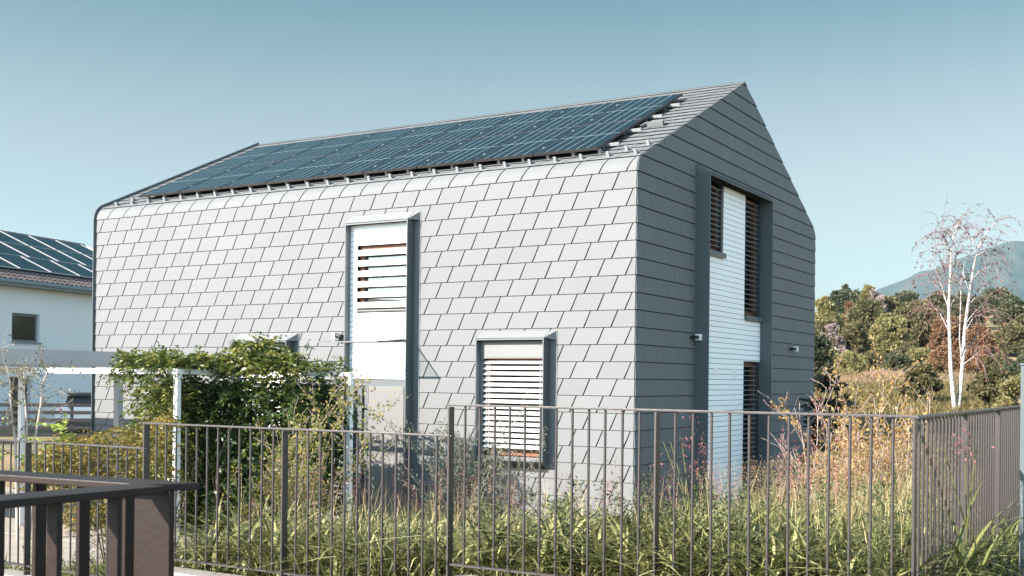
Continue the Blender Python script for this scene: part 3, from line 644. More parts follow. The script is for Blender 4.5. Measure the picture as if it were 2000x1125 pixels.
for row, (s0, s1, sh_) in enumerate(((.17, .43, .55), (.437, .70, 0), (.707, .965, 0))):
    k = 0; t = te-.55-(0 if row else .6)
    while t > -4 and k < 14:
        a0, a1 = t-pwid*1.6, t
        m = MB(); m.add([NR(a0+.03, s0, .16), NR(a1-.03, s0, .16), NR(a1-.03, s1, .16), NR(a0+.03, s1, .16)], [(0, 1, 2, 3)]); m.uv = [(0, 0), (1, 0), (1, 1), (0, 1)]
        pn = m.build('solar_panel', M['cells2'], nh)
        m = MB()
        for tt in (a0, a1-.04): m.beam(NR(tt+.02, s0, .15), NR(tt+.02, s1, .15), e, .035, .05)
        for s_ in (s0, s1): m.beam(NR(a0+.05, s_, .145), NR(a1-.05, s_, .145), nn, .03, .045)
        m.build('panel_frame', M['pframe2'], pn); t -= pwid*1.6; k += 1
# slat fence and car in front of the neighbour house
sf = thing('slat_fence', at(90, 850, 33)*np.array([1, 1, 0]), 'dark fence of horizontal boards in front of the white neighbour house', 'fence')
pL, pR = at(-60, 800, 33), at(240, 800, 34); sd = nrm((pR-pL)*np.array([1, 1, 0])); sn = nrm(np.cross(sd, Z))
m = MB()
for zz in (1.36, 1.14, .92, .70, .48, .26): m.beam([pL[0], pL[1], zz], [pR[0], pR[1], zz], sn, .03, .10)
m.build('slat_panel', M['slatfence'], sf)
for k in range(4):
    q = pL+(pR-pL)*(.02+k*.32); m = MB(); m.box([q[0]+sn[0]*-.06, q[1]-sn[1]*.06, .75], sd*.04, sn*.04, Z*.78); m.build('post', M['slatfence'], sf)
cr = thing('parked_car', at(152, 830, 44)*np.array([1, 1, 0]), 'silver car seen from behind beside the white neighbour house, mostly hidden by boards', 'car')
cb = at(152, 830, 44)*np.array([1, 1, 0]); fx = nrm([1, .1, 0]); fy = nrm([-.1, 1, 0])
def CB(x, y, z): return cb+fx*x+fy*y+Z*z
def carsec(y, wl, wr, zb_, zs, zt_): return [CB(-wl, y, zb_), CB(wl, y, zb_), CB(wl+.02, y, (zb_+zs)/2), CB(wl-.02, y, zs), CB(wr, y, zt_), CB(-wr, y, zt_), CB(-wl+.02, y, zs), CB(-wl-.02, y, (zb_+zs)/2)]
secs = [carsec(0, .84, .60, .35, .95, 1.0), carsec(.12, .87, .64, .28, .98, 1.1), carsec(.55, .88, .58, .25, 1.0, 1.5), carsec(1.6, .88, .60, .25, 1.0, 1.54), carsec(2.6, .88, .56, .25, .98, 1.42), carsec(3.4, .86, .68, .25, .93, 1.0), carsec(4.2, .8, .6, .3, .75, .8)]
m = MB(); m.add(np.vstack(secs), [(i_*8+j_, i_*8+(j_+1) % 8, (i_+1)*8+(j_+1) % 8, (i_+1)*8+j_) for i_ in range(6) for j_ in range(8)]+[tuple(range(8))[::-1], tuple(range(48, 56))]); m.build('body', M['carpaint'], cr, smooth=False, bevel=.03)
m = MB(); m.prism([CB(-.56, .115, 1.06), CB(.56, .115, 1.06), CB(.5, .46, 1.42), CB(-.5, .46, 1.42)], -fy*.03+Z*.02); m.build('rear_window', M['black'], cr)
m = MB(); m.prism([CB(-.55, .3, 1.5), CB(.55, .3, 1.5), CB(.57, .7, 1.545), CB(-.57, .7, 1.545)], Z*.03); m.build('spoiler', M['black'], cr)
for s in (-1, 1):
    m = MB(); m.prism([CB(s*.62, -.02, .78), CB(s*.83, .02, .78), CB(s*.83, .02, .96), CB(s*.6, -.01, .96)], fy*.06); m.build('tail_lamp', M['tail'], cr)
    for y_ in (.75, 3.35):
        m = MB(); m.tube([CB(s*.70, y_, .32), CB(s*.9, y_, .32)], .32, 16); wheel = m.build('wheel', M['black'], cr)
m = MB(); m.box(CB(0, -.03, .42), fx*.82, fy*.07, Z*.12); m.build('bumper', M['black'], cr, bevel=.03)
# ------------------------------------------------------------------ plants
def leaf_mesh(mb, P, size, aspect=.5, up=.2, D=None, tones=None, spread=1.0, fold=.2, r=None):
    r = r or rng; P = np.asarray(P, float); n = len(P); size = np.broadcast_to(size, n)[:, None]
    d = r.normal(0, 1, (n, 3))*spread
    if D is not None: d += D
    d[:, 2] += up; d /= np.linalg.norm(d, axis=1)[:, None]+1e-9
    k = r.normal(0, 1, (n, 3)); s = np.cross(d, k); s /= np.linalg.norm(s, axis=1)[:, None]+1e-9; nn_ = np.cross(s, d)
    w = size*aspect*.5; mid = P+d*size*.45+nn_*size*fold*.4
    v = np.stack([P, mid+s*w-nn_*size*fold*.3, P+d*size, mid-s*w-nn_*size*fold*.3], 1).reshape(-1, 3)
    f = np.arange(4*n).reshape(n, 4)
    mb.addn(v, f, r.uniform(0, 1, n) if tones is None else tones)
def fronds(mb, P, D, ln, pairs=5, lsize=.07, tone=.5, r=None):
    """Compound leaves: leaflets in pairs along a drooping rachis."""
    r = r or rng; P = np.asarray(P, float); n = len(P); D = D/(np.linalg.norm(D, axis=1)[:, None]+1e-9)
    side = np.cross(D, Z+r.normal(0, .25, (n, 3))); side /= np.linalg.norm(side, axis=1)[:, None]+1e-9
    ln = np.broadcast_to(ln, n); tone = np.broadcast_to(tone, n)
    for k in range(pairs):
        t = (k+.6)/pairs; q = P+D*(ln*t)[:, None]; q[:, 2] -= .35*ln*t*t
        for s in ((-1, 1) if k < pairs-1 else (0,)):
            dd = D*(.55 if s else 1.)+side*s; dd[:, 2] -= .25+.3*t
            leaf_mesh(mb, q, lsize*r.uniform(.8, 1.2, n), .42, 0, dd, np.clip(tone+r.normal(0, .1, n), 0, 1), .18, .15, r)
def grow(p, d, ln, rad, depth, out, tips, r, n=6, wob=.12, up=.05, kids=3, ratio=.62, spread=.7, start=.3, taper=.45):
    pts = [np.array(p, float)]; d = nrm(d); st = ln/n
    for k in range(n):
        d = nrm(d+r.normal(0, wob, 3)+Z*up); pts.append(pts[-1]+d*st)
    rr = np.linspace(rad, rad*taper, n+1); out.append((np.array(pts), rr))
    tips.append((pts[-1], d, depth))
    if depth <= 0: return
    for k in range(kids):
        t = r.uniform(start, 1.0); i_ = min(n-1, int(t*n)); q = pts[i_]+(pts[i_+1]-pts[i_])*(t*n-i_)
        nd = nrm(d*(1-spread*.4)+spread*nrm(r.normal(0, 1, 3)*np.array([1, 1, .5])+Z*.25))
        grow(q, nd, ln*ratio*r.uniform(.6, 1.0), rr[i_]*.6, depth-1, out, tips, r, max(3, n-1), wob*1.1, up, kids, ratio, spread, start, taper)
def woody(out, minr=.0, sides=6):
    m = MB()
    for pts, rr in out: m.tube(pts, np.maximum(rr, minr), sides if rr[0] > .02 else 4, cap=False)
    return m
def along(out, n, r, tmin=.3, jit=.03, minlevel=0):
    """n random points on the thinner branches, with the branch direction."""
    segs = [(p_[i_], p_[i_+1]) for p_, rr in out for i_ in range(len(p_)-1) if rr[0] < minlevel or minlevel == 0]
    a_ = np.array([s[0] for s in segs]); b_ = np.array([s[1] for s in segs]); w_ = np.linalg.norm(b_-a_, axis=1); k = r.choice(len(segs), n, p=w_/w_.sum())
    t = r.uniform(0, 1, (n, 1)); return a_[k]+(b_[k]-a_[k])*t+r.normal(0, jit, (n, 3)), b_[k]-a_[k]
# --- background trees (one mesh per kind, then copies)
def broad_tree(name, loc, h, w, mat, label, seed, nclump=34, per=120, leaf=.34, group='trees of the wooded slope', trunk=.06, open_=.0, cat='tree'):
    r = np.random.default_rng(seed); t = thing(name, loc, label, cat, group); loc = np.asarray(loc, float)
    cm = MB(); out = []; base = loc-Z*.3
    out.append((np.array([base, base+Z*h*.25+r.normal(0, .1, 3), base+Z*h*.55+r.normal(0, .25, 3)]), np.array([h*.024, h*.018, h*.01])))
    for k in range(nclump):
        u = nrm(r.normal(0, 1, 3)); u[2] = abs(u[2])*1.35-.55; rad = r.uniform(.5, 1.)**.5
        c = loc+np.array([u[0]*w*.5*rad, u[1]*w*.5*rad, h*trunk+(h*(1-trunk))*(.40+u[2]*.62*rad)])
        cr_ = w*r.uniform(.07, .15); n = int(per*r.uniform(.6, 1.3))
        pp = r.normal(0, 1, (n, 3)); pp /= np.linalg.norm(pp, axis=1)[:, None]; pp *= (cr_*r.uniform(.35, 1.1, (n, 1))); pp[:, 2] *= .72
        tone = np.clip(r.normal(.5, .2)+r.normal(0, .2, n), 0, 1)
        leaf_mesh(cm, c+pp, leaf*r.uniform(.6, 1.3, n), .6, .1, pp*1.2/cr_, tone, .7, .25, r)
        if k % 2 == 0: out.append((np.array([base+Z*h*r.uniform(.2, .5), (base+Z*h*.4+c)/2+r.normal(0, .15, 3), c]), np.array([h*.009, h*.006, h*.003])))
    cm.build('crown', mat, t); woody(out).build('trunk', M['bark'], t); return t
def conifer(name, loc, h, w, mat, label, seed, leaf=.35, group='trees of the wooded slope', cat='tree'):
    r = np.random.default_rng(seed); t = thing(name, loc, label, cat, group); loc = np.asarray(loc, float); m = MB(); out = [(np.array([loc-Z*.3, loc+Z*h*.97]), np.array([h*.02, .02]))]
    for k in range(int(h*3.4)):
        f = (k+.5)/int(h*3.4); zz = h*(.08+.9*f); rr = w*.5*(1-f)**.8*r.uniform(.7, 1.15)
        for b_ in range(7):
            an = r.uniform(0, 6.28); d = np.array([math.cos(an), math.sin(an), 0]); n = 14; s_ = r.uniform(.15, 1, n)
            q = loc+Z*zz+d*(rr*s_)[:, None]-Z*(rr*s_*.3)[:, None]+r.normal(0, .05, (n, 3))*w*.5
            leaf_mesh(m, q, leaf*r.uniform(.6, 1.2, n), .35, -.2, d*1.2, np.clip(r.normal(.5, .25, n), 0, 1), .5, .1, r)
            out.append((np.array([loc+Z*zz, loc+Z*(zz-rr*.25)+d*rr*.9]), np.array([.02, .008])))
    m.build('crown', mat, t); woody(out).build('trunk', M['bark'], t); return t
def bgpos(px, d): 
    x = (px-1000)/FOC*d; return np.array([x, d, float(gz(x, d))])
def bgtop(px, y, d): return at(px, y, d)[2]
BG = [ # name, px, top y, distance, width px, kind, label
 ('broadleaf_tree', 1606, 574, 70, 62, 'g_light', 'yellow green leafy tree directly behind the right house edge', {}),
 ('broadleaf_tree', 1645, 566, 95, 58, 'g_dark', 'dark blue green round tree behind the yellow green one at the house edge', {}),
 ('broadleaf_tree', 1649, 553, 112, 18, 'g_dark', 'small dark lollipop crown poking above the tree line', dict(nclump=14, per=130)),
 ('broadleaf_tree', 1657, 585, 80, 24, 'g_brown', 'small rusty brown round tree among dark ones', dict(nclump=18, per=170)),
 ('broadleaf_tree', 1694, 549, 90, 26, 'g_light', 'tall slim pale yellow tree rising highest above the tree line', dict(nclump=30, per=150, trunk=.1)),
 ('broadleaf_tree', 1709, 559, 88, 28, 'g_grey', 'pinkish grey half bare tree beside the tall slim yellow one', dict(nclump=26, per=150)),
 ('broadleaf_tree', 1690, 582, 74, 66, 'g_olive', 'olive green spreading tree below the tall slim yellow tree', {}),
 ('broadleaf_tree', 1733, 578, 92, 44, 'g_olive', 'dusty olive tree at the foot of the mountain slope', {}),
 ('broadleaf_tree', 1768, 567, 98, 46, 'g_dark', 'dark bushy tree crown against the mountain, left of the birch', {}),
 ('broadleaf_tree', 1790, 583, 66, 104, 'g_olive', 'widest brownish olive tree filling the middle of the slope', dict(nclump=130, per=190)),
 ('broadleaf_tree', 1738, 606, 62, 64, 'g_light', 'light green tree in front of the widest olive tree', {}),
 ('broadleaf_tree', 1832, 567, 84, 58, 'g_dark', 'dark green tree crown right behind the left birch stem', {}),
 ('broadleaf_tree', 1880, 572, 80, 60, 'g_dark', 'dark tree between and behind the two birch stems', {}),
 ('broadleaf_tree', 1946, 556, 92, 62, 'g_dark', 'tallest dark tree right of the birch against the mountain', dict(nclump=44)),
 ('broadleaf_tree', 1978, 585, 84, 58, 'g_dark', 'dark green tree stepping down at the right picture edge', {}),
 ('broadleaf_tree', 1975, 625, 66, 54, 'g_olive', 'grey olive bushy tree low at the right picture edge', {}),
 ('broadleaf_tree', 2015, 612, 76, 60, 'g_olive', 'olive tree cut by the right picture edge', {}),
 ('broadleaf_tree', 1850, 612, 60, 70, 'g_brown', 'brown leaved tree behind the lower birch stems', {}),
 ('broadleaf_tree', 1915, 628, 58, 50, 'g_brown', 'reddish brown tree right of the birch stems', {}),
 ('broadleaf_tree', 1618, 612, 60, 60, 'g_olive', 'olive green tree low beside the right house edge', {}),
 ('bare_tree', 1628, 622, 56, 40, 'g_grey', 'whitish grey bare tree low beside the right house edge', dict(nclump=22, per=120)),
 ('broadleaf_tree', 1665, 620, 58, 56, 'g_olive', 'olive tree between the grey bare tree and the light green tree', {}),
 ('broadleaf_tree', 1598, 634, 38, 34, 'g_dark', 'dark shaded tree touching the right house edge', dict(leaf=.2)),
 ('broadleaf_tree', 2030, 640, 52, 60, 'g_dark', 'dark leafy tree at the right edge above the side fence', {}),
]
for k, (nm, px, ty, d, wpx, kd, lab, kw) in enumerate(BG):
    pos = bgpos(px, d); h = bgtop(px, ty, d)-pos[2]; w = wpx/FOC*d*1.15
    broad_tree(nm, pos, h, w, M[kd], lab, 100+k, **{**dict(nclump=80, per=190, leaf=.0023*d+.02), **kw})
pos = bgpos(1667, 100); conifer('fir_tree', pos, bgtop(1667, 566, 100)-pos[2], 2.6, M['g_pine'], 'slim dark fir tree in the tree line left of the tall yellow tree', 301, leaf=.5)
if False: pos = bgpos(1592, 104); conifer('fir_tree', pos, bgtop(1592, 551, 104)-pos[2], 2.2, M['g_pine'], 'dark fir tip peeking out at the right house edge', 302, leaf=.5)
# scrub bushes at the foot of the slope
SC = [(1938, 752, 21, 66, 'g_olive', 'low bramble bush just beyond the side fence, right of the birch foot'), (1985, 742, 19, 50, 'g_light', 'low pale bush beyond the side fence at the right picture edge'), (1800, 768, 24, 60, 'g_olive', 'low olive bramble bush left of the birch foot behind the fence corner'), (1612, 676, 46, 60, 'g_light', 'pale green scrub bush at the foot of the slope nearest the house'), (1660, 688, 44, 56, 'g_light', 'pale green scrub bush left of the earth mound'), (1708, 690, 46, 52, 'g_olive', 'olive scrub bush behind the left part of the earth mound'),
      (1750, 694, 45, 50, 'g_dark', 'dark green scrub bush behind the earth mound'), (1800, 690, 48, 56, 'g_light', 'pale grassy bush behind the right part of the earth mound'), (1845, 670, 44, 54, 'g_brown', 'rust brown scrub bush left behind the birch foot'),
      (1905, 676, 43, 56, 'g_brown', 'rust red scrub bush right behind the birch foot'), (1950, 690, 42, 56, 'g_olive', 'olive scrub bush right of the rust red bushes'), (1990, 690, 40, 56, 'g_dark', 'dark scrub bush at the right edge above the side fence'), (1775, 668, 52, 50, 'g_olive', 'brownish scrub bush below the widest olive tree')]
for k, (px, ty, d, wpx, kd, lab) in enumerate(SC):
    d += 9; pos = bgpos(px, d); h = max(1.2, bgtop(px, ty, d)-pos[2])
    broad_tree('scrub_bush', pos, h, wpx/FOC*d*1.2, M[kd], lab, 400+k, nclump=34, per=300, leaf=.11, group='scrub at the foot of the slope', trunk=.02, cat='bush')
# farm building among the trees
fp = bgpos(1912, 75); fh_ = thing('farm_building', fp, 'small yellow building with red brown roof half hidden in the trees', 'building'); zt_ = bgtop(1912, 664, 75)
m = MB(); m.box(fp+Z*((zt_-.5-fp[2])/2), [1.2, 0, 0], [0, 1.5, 0], Z*((zt_-.5-fp[2])/2)); m.build('wall', pm('ochre_plaster', (.62, .4, .09), .8, nz=(2, .3)), fh_)
m = MB()
for s in (-1, 1): m.prism([fp+np.array([-1.4, 0, zt_-fp[2]]), fp+np.array([1.4, 0, zt_-fp[2]]), fp+np.array([1.4, s*1.8, zt_-.55-fp[2]]), fp+np.array([-1.4, s*1.8, zt_-.55-fp[2]])], Z*.1)
m.build('roof', M['g_roof'] if 'g_roof' in M else pm('red_brown_roof', (.2, .08, .05), .7), fh_)
m = MB(); m.box(fp+np.array([.2, -1.52, (zt_-1.4-fp[2])]), [.3, 0, 0], [0, .03, 0], Z*.4); m.build('window', M['dark'], fh_)
# earth mound
mm = MB(); gx_, gy_ = np.meshgrid(np.linspace(-1, 1, 30), np.linspace(-1, 1, 16), indexing='ij'); cx_ = bgpos(1745, 45)
xx = cx_[0]+gx_*5.2+.3*gy_; yy = cx_[1]+gy_*3.5; hm = np.clip(1-gx_**2, 0, 1)*np.clip(1-gy_**2, 0, 1)
zz = gz(xx, yy)-.1+hm**.7*(.45+.1*gx_)+.16*np.sin(xx*2.1+yy)*hm+rng.normal(0, .05, xx.shape)*hm
V = np.stack([xx, yy, zz], -1).reshape(-1, 3); i, j = np.meshgrid(np.arange(29), np.arange(15), indexing='ij'); q = (i*16+j).ravel()
tag(mm.addn(V, np.stack([q, q+16, q+17, q+1], 1), np.full(len(q), .5)).build('earth_mound', M['dirt'], smooth=True), kind='structure')
# mountain
prof_px = [(1500, 680), (1600, 650), (1680, 600), (1712, 566), (1760, 549), (1800, 536), (1850, 515), (1900, 499), (1935, 484), (1960, 475), (1980, 472), (2000, 474), (2060, 485), (2200, 500), (2500, 560)]
azs = np.linspace(1480, 2520, 180); rs = np.linspace(1700, 3600, 50); RP_ = 2500.
hy = np.interp(azs, [p_[0] for p_ in prof_px], [p_[1] for p_ in prof_px])
hz_ = np.array([((PY+(x_-1000)*math.tan(ROLL))-y_)/FOC*RP_ for x_, y_ in zip(azs, hy)])
nz1 = np.random.default_rng(5); ph1 = nz1.uniform(0, 6.28, 12); V = []
for ia, x_ in enumerate(azs):
    for r_ in rs:
        b_ = math.exp(-((r_-RP_)/(420 if r_ < RP_ else 700))**2); rel = 1+.0
        wv = sum(math.sin(x_*.02*(k+1)+ph1[k]+r_*.004*(k+1))*(9./(k+1)) for k in range(8))
        V.append([(x_-1000)/FOC*r_, r_, max(2, hz_[ia]*b_+wv*(1-abs(b_-.5))*.9*(0 if b_ > .985 else 1)+EYE)])
i, j = np.meshgrid(np.arange(179), np.arange(49), indexing='ij'); q = (i*50+j).ravel()
tag(MB().addn(np.array(V), np.stack([q, q+50, q+51, q+1], 1), np.full(len(q), .5)).build('mountain', M['hill'], smooth=True), kind='structure')
# --- silver birch beyond the side fence
r = np.random.default_rng(21); bp = bgpos(1866, 30); bt = thing('birch_tree', bp, 'slender twin stemmed white birch with a few red leaves beyond the side fence', 'tree')
out = []; tips = []; limb = []
def bpath(pts, r0, r1, d=30):
    P_ = np.array([at(x_, y_, d+dd) for x_, y_, dd in pts]); return P_, np.linspace(r0, r1, len(P_))
st1 = bpath([(1866, 800, 0), (1861, 760, 0), (1857, 720, .05), (1855, 660, .05), (1853, 600, 0), (1856, 540, 0), (1858, 490, 0), (1863, 455, .1), (1872, 434, .2)], .068, .009); st1[0][0] = bp-Z*.15
st2 = bpath([(1869, 800, 0), (1876, 760, .1), (1880, 710, .15), (1884, 650, .2), (1890, 600, .2), (1898, 545, .3), (1906, 500, .3), (1917, 472, .3), (1930, 450, .4), (1945, 434, .5)], .066, .008); st2[0][0] = bp-Z*.15+np.array([.06, 0, 0])
st3 = bpath([(1879, 720, .2), (1874, 660, 0), (1876, 600, -.1), (1877, 560, -.1), (1884, 510, -.1)], .02, .007)
out += [st1, st2, st3]
sideb = [((1855, 650), (1835, 610), (1822, 598)), ((1853, 605), (1840, 560), (1832, 538)), ((1853, 600), (1842, 575), (1826, 555)), ((1856, 545), (1846, 530), (1838, 515)), ((1856, 545), (1866, 520), (1868, 500)), ((1855, 600), (1870, 575), (1878, 540)),
         ((1858, 500), (1850, 480), (1840, 468)), ((1884, 650), (1900, 622), (1918, 612)), ((1886, 632), (1905, 608), (1922, 592)), ((1890, 600), (1905, 580), (1925, 558)), ((1898, 548), (1912, 530), (1935, 520)), ((1906, 500), (1922, 492), (1940, 490)),
         ((1882, 690), (1896, 672), (1912, 650)), ((1883, 710), (1900, 698), (1914, 684)), ((1855, 640), (1848, 625), (1845, 612)), ((1894, 570), (1884, 545), (1880, 525)), ((1860, 470), (1850, 455), (1838, 452)), ((1862, 458), (1872, 445), (1886, 446)), ((1912, 485), (1900, 470), (1895, 462))]
for k, pts in enumerate(sideb):
    dz = r.uniform(-.5, .5); P_, rr = bpath([(pts[0][0], pts[0][1], 0.05), (pts[1][0], pts[1][1], dz*.6), (pts[2][0], pts[2][1], dz)], .015, .006); out.append((P_, rr)); limb.append((P_[-1], nrm(P_[-1]-P_[0])))
    limb.append((P_[1], nrm(P_[1]-P_[0])))
limb += [(st1[0][-1], Z), (st2[0][-1], nrm([.5, 0, .6])), (st1[0][-2], Z), (st2[0][-2], nrm([.5, 0, .6])), (st1[0][-3], nrm([-.6, .2, .6])), (st2[0][-3], nrm([.5, -.3, .6])), (st2[0][-4], nrm([.7, .2, .6]))]
twig = []
for p_, d_ in limb:
    for k in range(7):      # drooping twigs
        d = nrm(d_*.7+r.normal(0, .6, 3)+Z*.35); pts = [p_]; s_ = r.uniform(.07, .15)
        for q_ in range(8): d = nrm(d+np.array([0, 0, -.26])+r.normal(0, .1, 3)); pts.append(pts[-1]+d*s_)
        twig.append((np.array(pts), np.linspace(.006, .0035, 9)))
woody(out, 0, 7).build('trunk', M['birch'], bt, smooth=True); woody(twig).build('twig', pm('birch_twig', (.16, .11, .10), .7), bt)
m = MB(); pp, dd = along(twig, 1600, r, jit=.015); hi = np.clip((pp[:, 2]-EYE-1.0)/2.6, 0, 1)
leaf_mesh(m, pp, r.uniform(.035, .08, 1600), .5, -.9, None, np.clip(r.uniform(.2, 1, 1600)-hi*.65, 0, 1), .5, .2, r); m.build('crown', M['birchleaf'], bt)
# --- garden shrubs
def shrub(name, loc, h, label, mat, twigmat, seed, stems=7, depth=2, nleaf=900, leaf=.07, spread=.35, kids=3, wob=.12, aspect=.55, up=.1, lean=(0, 0), minr=.0022, rad=.009, group=None, jit=.03, tones=None, ratio=.55, cat='shrub'):
    r = np.random.default_rng(seed); t = thing(name, loc, label, cat, group); out = []; tips = []
    for k in range(stems):
        an = r.uniform(0, 6.28); d = np.array([math.cos(an)*spread*r.uniform(.2, 1)+lean[0], math.sin(an)*spread*r.uniform(.2, 1)+lean[1], 1])
        grow(np.asarray(loc)+np.array([math.cos(an), math.sin(an), 0])*.08*r.uniform(0, 1)-Z*.05, d, h*r.uniform(.42, .75), rad*r.uniform(.7, 1.2), depth, out, tips, r, 7, wob, .06, kids, ratio, .7, .25)
    woody(out, minr, 5).build('stem', twigmat, t)
    if nleaf:
        m = MB(); pp, dd = along(out, nleaf, r, jit=jit); leaf_mesh(m, pp, leaf*r.uniform(.6, 1.3, nleaf), aspect, up, dd*6, tones, .7, .2, r); m.build('foliage', mat, t)
    return t
def gp(px, d): x = (px-1000)/FOC*d; return np.array([x, d, float(gz(x, d))])
shrub('autumn_shrub', gp(1700, 13.2), 2.35, 'tall bare stemmed shrub with golden dry leaves behind the right fence corner', M['autumn'], M['palewood'], 31, stems=12, nleaf=3000, leaf=.042, spread=.22, kids=3, jit=.025)
shrub('autumn_shrub', gp(1762, 12.2), 2.2, 'single thin sapling with golden leaves just left of the fence corner post', M['autumn'], M['palewood'], 32, stems=3, nleaf=330, leaf=.045, spread=.10, kids=3, jit=.015)
shrub('autumn_shrub', gp(1690, 12.7), 1.55, 'dense low golden leaved bush at the foot of the tall bare stemmed shrub', M['autumn'], M['palewood'], 33, stems=20, nleaf=4200, leaf=.042, spread=.5, kids=4, jit=.04)
shrub('red_leaf_shrub', gp(1590, 13.4), 2.2, 'bare pink twigged shrub with crimson leaves at the right end of the gable', M['red'], M['palewood'], 34, stems=8, nleaf=330, leaf=.038, spread=.3, kids=3, jit=.012)
shrub('red_leaf_shrub', gp(1560, 12.6), 1.0, 'low crimson leaved bush in front of the gable window', M['red'], M['palewood'], 35, stems=10, nleaf=500, leaf=.035, spread=.6, kids=3)
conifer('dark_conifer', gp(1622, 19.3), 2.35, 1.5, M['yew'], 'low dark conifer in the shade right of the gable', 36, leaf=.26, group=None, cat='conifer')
shrub('olive_shrub', gp(945, 13.6), 2.3, 'grey green olive shrub in front of the lower blind window', M['olive'], M['palewood'], 37, stems=16, nleaf=9000, leaf=.05, spread=.42, kids=3, aspect=.26, rad=.006)
shrub('slender_shrub', gp(590, 12.6), 2.3, 'slender yellow green shrub with upright bare twigs in front of the dark vine', M['slender'], M['palewood'], 38, stems=15, nleaf=5200, leaf=.04, spread=.26, kids=4, rad=.006)
shrub('slender_shrub', gp(520, 12.3), 1.3, 'smaller yellow green shrub behind the middle fence left of the slender one', M['slender'], M['palewood'], 39, stems=8, nleaf=1500, leaf=.038, spread=.35, kids=3, rad=.006)
# young birch at far left
r = np.random.default_rng(44); loc = gp(52, 15.5); t = thing('young_birch', loc, 'young pale stemmed birch with sparse small leaves in front of the carport', 'tree'); out = []; tips = []
for pts in ([(52, 1000), (50, 900), (53, 830), (48, 770), (47, 725)], [(36, 960), (30, 860), (22, 800), (20, 745), (12, 715)], [(58, 940), (70, 850), (80, 790), (83, 750), (95, 720)]):
    P_ = np.array([at(x_, y_, 15.5) for x_, y_ in pts]); P_[0, 2] = loc[2]-.05; out.append((P_, np.linspace(.022, .007, 5)))
    for k in range(9):
        i_ = int(r.integers(1, 4)); q = P_[i_]+(P_[i_+1]-P_[i_])*r.uniform(0, 1); grow(q, nrm(r.normal(0, 1, 3)*np.array([1, 1, .3])+Z*.5), r.uniform(.3, .6), .0045, 1, out, tips, r, 5, .14, .0, 3, .6)
woody([q_ for q_ in out if q_[1][0] > .015], .003, 7).build('trunk', M['birchyoung'], t); woody([q_ for q_ in out if q_[1][0] <= .015], .002).build('branch', M['palewood'], t); m = MB(); tw_ = [q_ for q_ in out if q_[1][0] <= .015]; pp, dd = along(tw_, 1100, r, jit=.03); leaf_mesh(m, pp, r.uniform(.022, .045, 1100), .75, -.2, None, None, 1, .15, r); m.build('crown', M['paleleaf'], t)
# climbing vine on the pergola
r = np.random.default_rng(50); vl = H(6, 0, 2.6); vt = thing('climbing_vine', vl, 'large leafy climbing vine smothering the white pergola frame', 'vine'); m = MB()
def cloud(n, fa_, tone, ln=.3, ls=.085, out_=None, pairs=5):
    P_ = np.array([fa_() for _ in range(n)]); D = r.normal(0, 1, (n, 3)); D[:, 2] = D[:, 2]*.5-.1
    if out_ is not None: D += out_
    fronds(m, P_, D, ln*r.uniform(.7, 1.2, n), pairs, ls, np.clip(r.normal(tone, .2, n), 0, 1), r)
U_ = r.uniform
def top_pt():   # thick leafy roof on the frame, with a hump behind the front post
    if U_(0, 1) < .5: a_ = U_(4.9, 6.2); return H(a_, E_+U_(.12, .28), U_(2.75, 3.75))
    a_ = float(np.clip(r.normal(4.3, .36), 3.55, 4.95)); return H(a_, E_+.11+U_(0, 1)*max(.03, .42-.62*abs(a_-4.3)), U_(2.55, 3.1))
def back_pt():  # thin cover on the rear beam, out to the right post
    a_ = U_(3.35, 6.6); return H(a_, E_+.06+U_(.02, .16), U_(1.85, 2.2))
def edge_pt():  # trailing left end
    a_ = U_(5.0, 6.2); return H(a_, E_+.06+U_(-.17, .2)*(1.15-.12*a_), U_(3.45, 3.85))
def right_pt():  # sparse curtain by the right post
    a_ = 3.4+abs(r.normal(0, .45)); return H(a_, E_-abs(r.normal(.25, .6)), U_(1.85, 2.3))
def mass_pt():  # deep hanging mass
    a_ = U_(3.45, 6.3); return H(a_, E_-.05-U_(0, 1)**1.1*2.05*(1 if a_ > 4 else .85), U_(1.85, 2.9) if a_ < 4.5 else U_(2.35, 3.1))
def left_pt():  # sunlit flank left of the front post
    a_ = U_(5.05, 5.85); zz = U_(.5, E_-.08); return H(a_+.12*(E_-zz)-.1, zz, U_(3.1, 3.9))
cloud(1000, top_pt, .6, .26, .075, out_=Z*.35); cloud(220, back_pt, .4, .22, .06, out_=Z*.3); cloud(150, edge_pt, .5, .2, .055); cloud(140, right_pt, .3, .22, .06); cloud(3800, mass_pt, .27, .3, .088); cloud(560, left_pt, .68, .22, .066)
for px, y_ in ((497, 655), (520, 672), (435, 690), (335, 684), (590, 680), (380, 690), (640, 705), (300, 692), (560, 690)):
    p_ = at(px, y_+25, 15.8); n = 9; P_ = p_+np.linspace(0, 1, n)[:, None]*np.array([.05, 0, .22]); fronds(m, P_, r.normal(0, 1, (n, 3))+Z*.5, .14, 5, .045, .45, r)
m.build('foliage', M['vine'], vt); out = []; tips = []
for a_, o_ in ((4.6, 2.1), (4.9, 3.1), (5.6, 3.0), (5.2, 3.4), (6.2, 3.1), (4.1, 2.05)): grow(H(a_, 0, o_), Z+r.normal(0, .08, 3), 1.7, .02, 1, out, tips, r, 9, .14, .12, 4, .5, .7, .15)
woody(out, .004).build('stem', M['bark'], vt)
